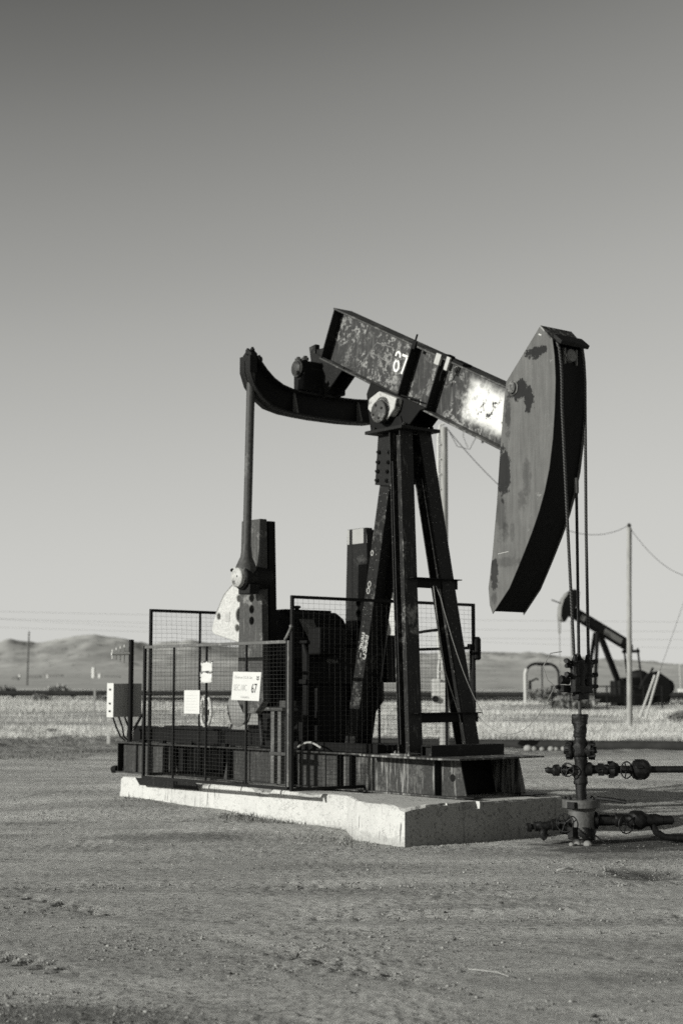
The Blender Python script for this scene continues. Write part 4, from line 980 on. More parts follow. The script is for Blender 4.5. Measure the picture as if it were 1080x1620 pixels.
def build_gearbox():
    u0, u1, v0, v1 = -4.02, -2.98, VC - 0.42, VC + 0.42
    b = MB()
    b.prism([(u0, 0.94), (u1, 0.94), (u1, 2.02), (u1 - 0.10, 2.22), (u1 - 0.30, 2.50), (u1 - 0.44, 2.58), (u0 + 0.26, 2.58), (u0, 2.3)], (v0, v1), uz)
    g = b.build('gearbox', 'black', PJ, bevel=0.03)
    r = MB(); r.box((u0 - 0.05, v0 - 0.05, 1.66), (u1 + 0.05, v1 + 0.05, 1.72)); r.box((u0 - 0.03, v0 - 0.03, 2.16), (u1 + 0.04, v1 + 0.03, 2.20))
    for v in (v0 + 0.14, v1 - 0.14): r.box((u1, v - 0.02, 0.96), (u1 + 0.06, v + 0.02, 1.66))
    for v in (v0, v1): r.cyl((UC, v - 0.1, ZC), (UC, v + 0.1, ZC), 0.27, 24)
    r.build('gearbox_flange', 'black', g, bevel=0.006)
    c = MB(); c.box((u0 + 0.28, v0 + 0.05, 2.582), (u1 - 0.50, v1 - 0.05, 2.61)); c.lathe((u1 - 0.62, VC - 0.1, 2.61), (0, 0, 1), [(0, 0.03), (0.02, 0.03), (0.025, 0.05), (0.05, 0.05), (0.055, 0.03)], 14); c.build('gearbox_cover', 'black', g, bevel=0.006)
    d = MB(); d.box((u1 + 0.002, v0 + 0.02, 2.02), (u1 + 0.24, v0 + 0.42, 2.36)); d.build('breather_box', 'black', g, bevel=0.02)
    s = MB(); s.hexa([(u1 - 0.085, v0 + 0.10, 2.225), (u1 - 0.085, v0 + 0.30, 2.225), (u1 - 0.08, v0 + 0.30, 2.23), (u1 - 0.08, v0 + 0.1, 2.23), (u1 - 0.26, v0 + 0.08, 2.46), (u1 - 0.26, v0 + 0.30, 2.46), (u1 - 0.255, v0 + 0.30, 2.475), (u1 - 0.255, v0 + 0.08, 2.475)]); s.build('lit_patch', 'rail', g)  # paler sliver on the chamfer, painting a lit patch of the gearbox
    lettering('F250A', 0.07, (u1 + 0.001, v0 + 0.32, 1.92), (0, 1, 0), (0, 0, 1), g, 'box', 1.0, 'cast_lettering')
    # belt guard behind it
    q = MB(); q.prism([(-4.9 + 0.42 * math.cos(t), 1.55 + 0.42 * math.sin(t)) for t in np.linspace(1.2, 5.0, 16)] + [(-3.5, 1.95), (-3.5, 2.45)], (VC + 0.50, VC + 0.66), uz); q.build('belt_guard', 'black', PJ, bevel=0.01)
build_gearbox()

def build_motor():
    v = VC - 0.22; u = -4.48; z = 1.34
    b = MB(); b.lathe((u - 0.02, v - 0.22, z), (0, 1, 0), [(0, 0.12), (0.03, 0.20), (0.05, 0.23), (0.52, 0.23), (0.55, 0.2), (0.58, 0.1)], 24)
    for k in range(9): b.torus((u - 0.02, v - 0.14 + k * 0.055, z), (0, 1, 0), 0.235, 0.008, 24, 4)
    b.box((u - 0.24, v - 0.16, 1.075), (u + 0.2, v + 0.28, 1.14)); b.box((u + 0.10, v - 0.12, 1.14), (u + 0.52, v + 0.16, 1.50))
    m = b.build('motor', 'box', PJ)
    w = MB(); c = (-4.86, 0.78, 1.31)
    w.torus(c, (-0.25, -0.97, 0), 0.20, 0.022, 28, 8)
    for t in np.linspace(0, 2 * math.pi, 5)[:-1]: w.bar(c, (c[0] + 0.2 * math.cos(t + 0.3), c[1] - 0.05 * math.cos(t + 0.3), c[2] + 0.2 * math.sin(t + 0.3)), 0.03, 0.03)
    w.lathe((c[0] + 0.02, c[1] + 0.06, c[2]), (-0.25, -0.97, 0), [(0, 0.05), (0.12, 0.05)], 12); w.build('belt_sheave', 'pale', m)
    # steel stand beside the gearbox
    s = MB()
    for u_ in (-3.12, -2.98, -2.83): s.box((u_, 0.56, 0.46), (u_ + 0.065, 0.64, 1.33))
    s.build_each('support_post', 'rail', PJ, bevel=0.004)
    t = MB(); t.box((-3.42, 0.53, 1.335), (-2.76, 0.70, 1.375)); t.box((-3.13, 0.545, 0.80), (-2.75, 0.655, 0.84)); t.box((-3.0, 0.60, 1.376), (-2.78, 0.69, 1.46)); t.build_each('support_shelf', 'crank', PJ, bevel=0.004)
    k = MB(); k.box((-3.36, 0.80, 0.98), (-3.16, 0.92, 1.13)); k.build('junction_box', 'rail', PJ, bevel=0.006)
    l = MB(); l.tube([(-3.62, 0.72, 1.52), (-3.52, 0.7, 1.2), (-3.45, 0.68, 0.90)], 0.03, 8); l.tube([(-3.22, 0.72, 0.95), (-3.2, 0.62, 1.36)], 0.012, 6); l.build_each('guide_rod', 'dark', PJ)
    h = MB()
    pts = [(-2.86 + 0.45 * t, 0.78, 0.90 + 0.06 * math.sin(math.pi * t)) for t in np.linspace(0, 1, 8)]; h.tube(pts, 0.012, 6); h.build('hose', 'galv', PJ)
    e = MB()
    for (a, c_, z0) in ((-6.95, 0.94, 0.86), (-6.70, 0.94, 0.86)):
        e.box((a, c_, z0), (a + 0.20, c_ + 0.16, z0 + 0.22))
    e.build_each('cable_gland_box', 'black', PJ, bevel=0.01)
    f = MB(); f.tube([(-6.78 + 0.30 * math.sin(t) * 0.5 + 0.2 * t / 3.14, 0.86, 1.04 + 0.22 * math.sin(t)) for t in np.linspace(0, 3.14, 12)], 0.018, 8); f.build('flexible_conduit', 'black', PJ)
build_motor()

# ================================================================== guard panels
def panel(name, label, p, q, z0, z1, bars, mats=('post', 'wire'), r=0.018, dx=0.068, dz=0.045, mid=(), rail=None, group=None, base=True):
    """mesh panel between two pad points p and q (u, v)"""
    p = Vector((*p, 0)); q = Vector((*q, 0)); L = (q - p).length; d = (q - p) / L
    e = thing(name, label, 'mesh fence', (*p.xy, z0 if not base else z0), group=group)
    f = MB()
    at_ = lambda t, z: p + d * t + Vector((0, 0, z))
    for t in (0, L):
        f = MB(); f.bar(at_(t, z0), at_(t, z1), r * 2, r * 2, d); f.build('frame_post', mats[0], e, bevel=0.003)
    for z, nm in ((z0 + r, 'bottom_rail'), (z1 - r, 'top_rail')):
        f = MB(); f.bar(at_(r, z), at_(L - r, z), r * 2, r * 2, (0, 0, 1)); f.build(nm, rail if (rail and nm == 'top_rail') else mats[0], e, bevel=0.003)
    for t in bars:
        f = MB(); f.bar(at_(t, z0 + 2 * r), at_(t, z1 - 2 * r), r * 1.25, r * 1.25, d); f.build('stay', mats[0], e)
    for z in mid:
        f = MB(); f.bar(at_(r, z), at_(L - r, z), r * 1.4, r * 1.4, (0, 0, 1)); f.build('middle_rail', mats[0], e)
    w = MB(); n = Vector((-d.y, d.x, 0)) * 0.006; rw = 0.0013; sd0 = random.uniform(0, 90)
    def warp(t, z):       # slack, dented sheet of mesh
        e_ = min(1.0, 5 * min(t, L - t, z - z0, z1 - z)); a_, b_, c_ = (float(vnoise(np.array(t * 2.2 + sd0 + i * 13), np.array(z * 2.2 + i * 7))) for i in range(3))
        return at_(t + 0.020 * a_ * e_, z + 0.020 * b_ * e_) + n * (5.0 * c_ * e_)
    k = dx
    while k < L - 0.02:
        w.tube([warp(k, z0 + r + (z1 - z0 - 2 * r) * q / 6) + n for q in range(7)], rw, 4); k += dx
    k = z0 + dz
    while k < z1 - 0.02:
        w.tube([warp(r + (L - 2 * r) * q / 8, k) - n * 0.2 for q in range(9)], rw, 4); k += dz
    w.build('wire_mesh', mats[1], e, smooth=False)
    return e
G0 = (-4.97, -0.10); G1 = (-1.90, -0.10)
gate = panel('mesh_gate', 'long low mesh gate with a pale top rail hung along the front, carrying the signs', G0, G1, 0.46, 2.155, (0.69, 1.42, 2.26), rail='rail')
k = MB(); k.tube([(-1.885, -0.10, 0.50), (-1.885, -0.10, 2.15)], 0.018, 8); k.build('hinge_rod', 'rail', gate)
k = MB(); k.tube([(-1.93, -0.12, 2.16), (-1.86, -0.13, 2.22), (-1.80, -0.13, 2.30)], 0.016, 8); k.ball((-1.80, -0.13, 2.31), 0.024); k.build('latch', 'rail', gate)
panel('mesh_fence', 'tall dark mesh panel crossing the skid at the motor end, behind the gate', (-4.90, -0.06), (-4.90, 2.5), 0.50, 2.63, (0.76,), dx=0.078, dz=0.055)
tall = panel('mesh_fence', 'tall dark mesh panel crossing between gearbox and front legs', (-1.82, -0.10), (-1.82, 2.74), 0.45, 2.665, (), dx=0.079, dz=0.056)
k = MB(); k.lathe((-1.80, 2.78, 1.96), (0, 0, 1), [(0, 0.03), (0.02, 0.05), (0.26, 0.05), (0.29, 0.03)], 10); k.box((-1.85, 2.66, 2.10), (-1.80, 2.76, 2.16)); k.build('hinge', 'black', tall)
panel('mesh_fence', 'low mesh panel along the far side of the skid, seen behind the front legs', (-4.80, 2.76), (-1.88, 2.76), 0.84, 2.13, (1.13, 2.45), dx=0.068, dz=0.045)

# ================================================================== signs on the gate
def signs():
    v = -0.128
    # square white location sign
    sx, sz = Vector((0.565, 0, -0.012)), Vector((-0.04, 0, -0.335))
    o = Vector((-2.927, v - 0.012, 1.806))
    e = thing('location_sign', 'white square sign with black text and number 67, wired to the gate', 'sign', (-2.65, v, 1.46))
    b = MB(); c = [o, o + sx, o + sx + sz, o + sz]; t = Vector((0, 0.006, 0))
    b.hexa([c[3] , c[2], c[2] + t, c[3] + t, c[0], c[1], c[1] + t, c[0] + t]); b.build('sign_plate', 'sign', e, bevel=0.004)
    ex = sx.normalized(); ez = -sz.normalized()
    P = lambda a, q: o + sx * a + sz * q + Vector((0, -0.0005, 0))
    lettering('Chevron U.S.A. Inc.', 0.048, P(0.06, 0.24), ex, ez, e, 'faint', 0.98)
    lettering('SEC.18C', 0.105, P(0.06, 0.66), ex, ez, e, 'faint', 0.72, bold=0.004)
    lettering('67', 0.155, P(0.70, 0.72), ex, ez, e, 'ink', 0.72, bold=0.008)
    lettering('COALINGA', 0.036, P(0.34, 0.92), ex, ez, e, 'faint', 0.95)
    m = MB()
    def pl(a, q, k): p = P(a, q); return p + Vector((0, -k, 0))
    for y in (0.15, 0.225): m.ribbon([(0.865, y), (0.905, y + 0.045), (0.945, y)], 0.036, pl, 0.0005, 0.0015)
    m.build('emblem', 'ink', e)
    # paper notice
    e = thing('paper_notice', 'blank looking pale notice sheet on the gate, left of the numbered sign', 'notice', (-3.8, v, 1.30))
    b = MB(); b.box((-3.985, v - 0.010, 1.297), (-3.64, v - 0.004, 1.585)); b.build('sheet', 'sign', e, bevel=0.003)
    l = MB()
    for k in range(6): l.box((-3.95 + 0.01 * (k % 2), v - 0.0108, 1.52 - k * 0.036), (-3.68 - 0.02 * (k % 3), v - 0.0102, 1.523 - k * 0.036))
    l.build('text_line', 'galv', e)
    for (lab, x0, z0, x1, z1) in (('upper of two small crumpled white plates on the gate', -3.605, 1.812, -3.375, 1.925), ('lower of two small crumpled white plates on the gate', -3.625, 1.675, -3.375, 1.795)):
        e = thing('small_plate', lab, 'plate', ((x0 + x1) / 2, v, z0), group='small plates on the gate')
        b = MB(); n = 6; vs = []; fs = []
        for i in range(n + 1):
            for j in range(n + 1):
                rg = 0.012 if i in (0, n) or j in (0, n) else 0
                vs.append((x0 + (x1 - x0) * i / n + random.uniform(-rg, rg), v - 0.012 + random.uniform(-0.006, 0.006), z0 + (z1 - z0) * j / n + random.uniform(-rg, rg)))
        for i in range(n):
            for j in range(n): a = i * (n + 1) + j; fs.append((a, a + 1, a + n + 2, a + n + 1))
        b.add(vs, fs); ob = b.build('plate_face', 'sign', e); md = ob.modifiers.new('s', 'SOLIDIFY'); md.thickness = 0.004
        c = MB()
        for xx in (x0 + 0.03, x1 - 0.03): c.tube([(xx, v - 0.02, z1 - 0.01), (xx, v + 0.02, z1 + 0.01)], 0.006, 6)
        c.build_each('wire_tie', 'black', e)
signs()
# ================================================================== control box on its post, at the far left
def control_box():
    u, v = -7.20, 1.05
    e = thing('control_box', 'grey metal control box with white side on a dark post with a small antenna', 'control box', (u, v, 0.85))
    p = MB(); p.tube([(u, v, 0.852), (u, v, 2.30)], 0.037, 14); p.lathe((u, v, 2.30), (0, 0, 1), [(0, 0.037), (0.012, 0.03)], 14); p.build('post', 'black', e)
    b = MB(); b.box((u - 0.22, v - 0.25, 1.20), (u - 0.05, v + 0.22, 1.68)); bx = b.build('box_body', 'boxlite', e, bevel=0.008)
    d = MB(); d.box((u - 0.225, v - 0.262, 1.195), (u - 0.045, v - 0.252, 1.685)); d.build('box_door', 'sign', bx, bevel=0.003)
    h = MB()
    for z in (1.27, 1.38, 1.58): h.box((u - 0.15, v - 0.275, z), (u - 0.11, v - 0.2625, z + 0.025))
    h.build_each('latch', 'black', bx)
    a = MB(); a.tube([(u, v, 2.11), (u - 0.05, v - 0.30, 2.10)], 0.022, 8); an = a.build('antenna', 'sign', e)
    g = MB()
    for k in range(4): q = Vector((u, v, 2.11)).lerp(Vector((u - 0.05, v - 0.30, 2.10)), 0.35 + 0.2 * k); g.tube([q - Vector((0, 0, 0.13 - 0.02 * k)), q + Vector((0, 0, 0.13 - 0.02 * k))], 0.010, 6)
    g.build_each('antenna_element', 'sign', an)
    c = MB()
    for k, dx in enumerate((-0.22, -0.12, -0.02)): c.tube([(u - 0.12, v + dx, 1.20), (u - 0.1, v + dx + 0.05, 1.05), (u - 0.10, v + dx * 0.6 + 0.03, 0.92), (u - 0.05, v + dx * 0.5 + 0.06, 0.86)], 0.013, 6)
    c.build('cable', 'dark', e)
control_box()

# ================================================================== wellhead and rod string
UW = 1.165
def wellhead():
    e = thing('wellhead', 'oily black wellhead tree of valves on a grey casing, in front of the horsehead', 'wellhead', (UW, VC, 0))
    c = (UW, VC)
    b = MB(); b.lathe((*c, -0.3), (0, 0, 1), [(0, 0.09), (0.32, 0.09), (0.34, 0.115), (0.37, 0.14), (0.70, 0.137)], 28)
    cs = b.build('casing', 'casing', e)
    g = MB(); g.lathe((*c, 0.05), (0, 0, 1), [(0, 0.142), (0.05, 0.147), (0.10, 0.145), (0.13, 0.141)], 28); g.box((c[0] - 0.02, c[1] - 0.20, 0.08), (c[0] + 0.06, c[1] - 0.12, 0.18)); g.lathe((c[0] - 0.10, c[1] - 0.09, 0.16), (-0.5, -0.8, 0), [(0, 0.07), (0.08, 0.06)], 14); g.build('casing_collar', 'grease', cs, crust=0.016)
    f = MB(); f.lathe((*c, 0.37), (0, 0, 1), [(0, 0.175), (0.004, 0.198), (0.085, 0.198), (0.09, 0.185)], 32); f.lathe((*c, 0.34), (0, 0, 1), [(0, 0.14), (0.03, 0.155)], 28)
    fl = f.build('flange', 'casing', e, bevel=0.004)
    bb = MB(); bolts(bb, [(c[0] + 0.165 * math.cos(t), c[1] + 0.165 * math.sin(t), 0.460) for t in np.linspace(0, 6.28, 9)[:-1]], (0, 0, 1), 0.02, 0.018)
    bb.box((c[0] + 0.0, c[1] - 0.215, 0.375), (c[0] + 0.10, c[1] - 0.17, 0.44)); bb.tube([(c[0] + 0.13, c[1] + 0.1, 0.475), (c[0] + 0.32, c[1] + 0.16, 0.46), (c[0] + 0.42, c[1] + 0.22, 0.44)], 0.02, 6); bb.build_each('stud_bolt', 'grease', fl)
    t = MB(); t.lathe((*c, 0.46), (0, 0, 1), [(0, 0.055), (0.155, 0.055), (0.16, 0.068), (0.18, 0.072), (0.24, 0.072), (0.25, 0.066), (0.40, 0.066), (0.42, 0.07), (0.45, 0.062)], 24)
    t.build('tubing_head', 'well', e, crust=0.016)
    x = MB(); x.lathe((*c, 0.885), (0, 0, 1), [(0, 0.062), (0.03, 0.085), (0.14, 0.088), (0.18, 0.07), (0.22, 0.056), (0.26, 0.062)], 24)
    for sgn in (-1, 1):
        d = Vector((0.80 * sgn, 0.60 * sgn, 0)); x.lathe(Vector((*c, 0.965)), d, [(0.03, 0.07), (0.08, 0.075), (0.085, 0.098), (0.11, 0.098), (0.115, 0.085), (0.14, 0.08), (0.145, 0.04), (0.17, 0.035)], 20)
    bo = x.build('pumping_tee', 'well', e, crust=0.016)
    bb = MB()
    for sgn in (-1, 1):
        d = Vector((0.80 * sgn, 0.60 * sgn, 0)); a = Vector((-0.60, 0.80, 0))
        for q in np.linspace(0, 6.28, 9)[:-1]: bb.lathe(Vector((*c, 0.965)) + d * 0.105 + (a * math.cos(q) + Vector((0, 0, 1)) * math.sin(q)) * 0.085, d, [(0, 0.015), (0.045, 0.015)], 6)
    bb.build_each('bonnet_bolt', 'grease', bo)
    s = MB(); s.lathe((*c, 1.09), (0, 0, 1), [(0, 0.056), (0.01, 0.068), (0.05, 0.066), (0.055, 0.069), (0.10, 0.066), (0.145, 0.068), (0.15, 0.082), (0.235, 0.084), (0.245, 0.078), (0.248, 0.03)], 24); s.build('stuffing_box', 'well', e, crust=0.016)
    # flow branch: to the right of the photo, along +X of the world
    RX = Vector((0.627, 0.779, 0)); RX.normalize()           # world +X in pad axes
    R = lambda a, z, y=0.0: Vector((c[0], c[1], z)) + RX * a + Vector((RX.y, -RX.x, 0)) * (-y)
    z = 0.765
    w = MB(); w.lathe(R(0.04, z), RX, [(0, 0.07), (0.07, 0.07), (0.08, 0.045), (0.17, 0.044), (0.18, 0.054), (0.24, 0.054), (0.25, 0.044), (0.27, 0.065), (0.30, 0.078), (0.34, 0.065), (0.36, 0.038), (0.50, 0.038)], 20)
    va = w.build('gate_valve', 'grease', e, crust=0.016)
    w = MB(); w.lathe(R(0.53, z), RX, [(0, 0.05), (0.015, 0.088), (0.05, 0.10), (0.13, 0.10), (0.165, 0.085), (0.20, 0.04)], 10); w.box(*[tuple(R(0.55, z - 0.075, 0.05)), tuple(R(0.66, z + 0.075, -0.05))]) ; w.build('check_valve', 'grease', e, crust=0.016)
    def wheel(ctr, ax, r, par):
        h = MB(); h.torus(ctr, ax, r, 0.007, 24, 6); ax = Vector(ax).normalized(); a = ax.cross(Vector((0, 0, 1))).normalized()
        for q in range(5):
            dd = a * math.cos(q * 1.2566) + Vector((0, 0, 1)) * math.sin(q * 1.2566); h.bar(ctr, Vector(ctr) + dd * r, 0.009, 0.009)
        h.lathe(Vector(ctr) - ax * 0.05, ax, [(0, 0.014), (0.07, 0.014)], 8); h.build('handwheel', 'grease', par)
    wheel(R(0.46, z + 0.0, -0.10), RX * 0.75 + Vector((RX.y, -RX.x, 0)), 0.085, va)
    q = MB()
    for a_, r_ in ((0.21, 0.05), (0.315, 0.075), (0.60, 0.095)):
        for t in (0.3, 1.9, 3.4, 5.0):
            p_ = R(a_, z) + (Vector((RX.y, -RX.x, 0)) * math.cos(t) + Vector((0, 0, 1)) * math.sin(t)) * r_
            q.lathe(p_ - RX * 0.03, RX, [(0, 0.016), (0.06, 0.016)], 6)
    q.build_each('union_lug', 'grease', va)
    fp = MB(); fp.tube([R(0.70, z), R(3.2, z + 0.01)], 0.036, 14); fp.build('flow_pipe', 'well', e)
    w = MB(); w.lathe(R(-0.04, z - 0.01), -RX, [(0, 0.062), (0.04, 0.062), (0.06, 0.038), (0.10, 0.038), (0.12, 0.055), (0.15, 0.055), (0.16, 0.034), (0.18, 0.034), (0.19, 0.058), (0.24, 0.058), (0.26, 0.034), (0.30, 0.036), (0.33, 0.022)], 18)
    vb = w.build('plug_valve', 'grease', e, crust=0.016); wheel(R(-0.15, z, -0.08), Vector((RX.y, -RX.x, 0)) - RX * 0.5, 0.068, vb)
    # casing side outlets
    z = 0.235
    w = MB(); w.lathe(R(0.12, z + 0.01), RX, [(0, 0.085), (0.04, 0.085), (0.06, 0.058), (0.22, 0.056), (0.23, 0.066), (0.29, 0.066), (0.30, 0.058), (0.36, 0.055), (0.38, 0.075), (0.42, 0.098), (0.50, 0.098), (0.54, 0.07), (0.62, 0.06), (0.72, 0.055)], 20)
    vc_ = w.build('casing_valve', 'grease', e, crust=0.016); wheel(R(0.44, z - 0.02, -0.14), Vector((RX.y, -RX.x, 0)) + RX * 0.5, 0.095, vc_)
    w = MB(); w.lathe(R(0.84, z + 0.01), RX, [(0, 0.05), (0.10, 0.045), (0.12, 0.025)], 12)
    w.tube([R(0.72, z + 0.01), R(0.74, z - 0.04), R(0.77, z - 0.11), R(0.86, z - 0.165), R(1.05, z - 0.175), R(2.6, z - 0.15)], 0.037, 12); w.build('casing_line', 'grease', e)
    w = MB(); w.lathe(R(-0.11, z - 0.02), -RX + Vector((0, 0, -0.10)), [(0, 0.085), (0.02, 0.085), (0.04, 0.04), (0.12, 0.04), (0.13, 0.058), (0.20, 0.058), (0.21, 0.045), (0.30, 0.042), (0.32, 0.05), (0.38, 0.05), (0.39, 0.03), (0.41, 0.03), (0.42, 0.045), (0.46, 0.045), (0.47, 0.03)], 18)
    w.tube([R(-0.40, 0.16), R(-0.40, 0.09), R(-0.37, 0.06)], 0.045, 10)
    vd = w.build('bleed_valve', 'grease', e, crust=0.016); wheel(R(-0.19, z - 0.01, -0.12), Vector((RX.y, -RX.x, 0)) - RX * 0.4, 0.09, vd)
    q = MB(); q.tube([R(0.12, 0.10, -0.1), R(0.21, 0.03, -0.12), R(0.28, -0.02, -0.14)], 0.008, 6); q.build('loose_hose', 'grease', e)
    for k, (a, y, r) in enumerate(((-0.07, -0.17, 0.04), (0.03, -0.19, 0.052), (-0.14, -0.22, 0.032))):
        p = R(a, 0.02, y); m = MB(); m.ball((p.x, p.y, 0.015), r, 9, 6, (1, 0.8, 0.75)); ob = m.build('rock', 'footstone', o=(p.x, p.y, 0))
        tag(ob, ('small rounded rock at the left foot of the wellhead', 'largest rounded rock against the foot of the wellhead', 'outermost small rock by the wellhead foot')[k], 'rock', 'rocks at the wellhead foot', 'pad')
wellhead()

def rods():
    e = thing('polished_rod', 'thin steel polished rod standing up out of the wellhead beside the horsehead', 'rod', (UW, VC, 1.56))
    b = MB(); b.cyl((UW, VC, 1.30), (UW, VC, 1.66), 0.018, 12); b.build('rod', 'pitman', e)
    b = MB(); b.cyl((UW, VC, 1.94), (UW + 0.005, VC, 3.72), 0.0165, 12); b.build('upper_rod', 'well', e)
    b = MB(); b.lathe((UW + 0.005, VC, 3.67), (0, 0, 1), [(0, 0.026), (0.16, 0.026), (0.165, 0.02)], 12); b.build('rod_coupling', 'crank', e)
    c = MB(); c.lathe((UW, VC, 1.52), (0, 0, 1), [(0, 0.03), (0.02, 0.06), (0.14, 0.065), (0.38, 0.065), (0.385, 0.05), (0.40, 0.035), (0.45, 0.02)], 14); c.box((UW - 0.05, VC - 0.085, 1.70), (UW + 0.05, VC + 0.085, 1.88)); cl = c.build('rod_clamp', 'grease', e, bevel=0.008, crust=0.016)
    k = MB()
    for z in (1.74, 1.84): k.lathe((UW, VC - 0.20, z), (0, 1, 0), [(0, 0.022), (0.40, 0.022)], 8)
    k.build_each('clamp_bolt', 'grease', cl)
    br = thing('bridle', 'pair of black wire ropes hanging from the horsehead to a clamp bar', 'wire rope bridle', (1.17, VC, 1.62))
    # two rope legs follow the arc of the horsehead, then hang straight
    def leg(v_top, v_bot, tang, v_mid):
        P = [(1.045, v_top, 5.335), (1.10, v_top, 5.24), (1.125, v_top, 5.05), (1.132, v_top, 4.88), (1.128, v_top, 4.60)]
        P = P + [(1.16 * (1 - t) + 1.19 * t if False else 1.128 + (1.185 - 1.128) * t, (v_top + (v_mid - v_top) * t / 0.5) if t < 0.5 else v_mid + (v_bot - v_mid) * (t - 0.5) / 0.5, 4.60 + (1.95 - 4.60) * t) for t in np.linspace(0.1, 1, 14)]
        r = MB(); r.tube(P, 0.0165, 10); r.build('wire_rope', 'rope', br)
    leg(1.262, 1.325, 0, 1.292); leg(1.625, 1.545, 0, 1.575)
    s = MB(); s.box((1.11, VC - 0.13, 1.56), (1.23, VC + 0.14, 1.64)); s.box((1.12, VC - 0.07, 1.49), (1.22, VC + 0.09, 1.565)); sb = s.build('carrier_bar', 'grease', br, bevel=0.01, crust=0.016)
    h = MB(); h.tube([(1.17, VC + 0.13, 1.625), (1.19, VC + 0.25, 1.628)], 0.022, 8); h.tube([(1.12, VC - 0.12, 1.62), (1.08, VC - 0.26, 1.62)], 0.020, 8); h.build_each('bar_handle', 'grease', sb)
    for vv in (1.335, 1.535):
        q = MB(); q.lathe((1.185, vv, 1.62), (0, 0, 1), [(0, 0.045), (0.26, 0.045), (0.30, 0.03), (0.34, 0.022)], 12)
        for z in (1.74, 1.88): q.lathe((1.185 - 0.03, vv + (0.06 if vv > VC else -0.06), z), (0.4, 0.9 if vv > VC else -0.9, 0.15), [(0, 0.028), (0.09, 0.028)], 8); q.torus((1.185, vv, z), (0, 0, 1), 0.05, 0.012, 12, 6)
        q.build('rope_socket', 'grease', br, crust=0.016)
    j = MB(); j.box((1.08, VC - 0.22, 1.57), (1.15, VC - 0.13, 1.64)); j.lathe((1.12, VC - 0.12, 1.68), (-0.2, -1, 0.2), [(0, 0.04), (0.1, 0.045), (0.11, 0.03)], 10); j.build('load_cell', 'dark', br, bevel=0.01, crust=0.016)
    # thin signal wire drooping from the clamp back to the front leg
    w = MB()
    A = Vector((1.06, VC - 0.26, 1.63)); B = Vector((-0.93, VC + 0.52, 1.29)); C = Vector((-1.18, VC + 0.02, 2.80))
    pts = [A.lerp(B, t) - Vector((0, 0, 0.40 * 4 * t * (1 - t) * (1 - 0.25 * t))) for t in np.linspace(0, 1, 22)]
    w.tube(pts, 0.0042, 6)
    w.tube([B.lerp(C, t) + Vector((0.13 if 0 < t < 1 else 0.1, 0, -0.30 * 4 * t * (1 - t) * 0.6)) for t in np.linspace(0, 1, 16)], 0.0045, 6)
    w.tube([A, A + Vector((-0.04, -0.06, 0.06)), A + Vector((-0.05, -0.12, 0.20)), A + Vector((0.0, -0.06, 0.34)), A + Vector((0.05, 0.06, 0.36))], 0.005, 6)
    w.tube([C + Vector((0.1, -0.04, 0)), C + Vector((0.12, 0.02, -0.5)), C + Vector((0.14, 0.10, -1.0)), C + Vector((0.22, 0.24, -1.5)), C + Vector((0.28, 0.28, -1.85))], 0.006, 6)
    ob = w.build('signal_wire', 'box', o=tuple(B)); tag(ob, 'thin pale signal wire drooping from the rod clamp to the front leg', 'wire', None, 'pad')
rods()

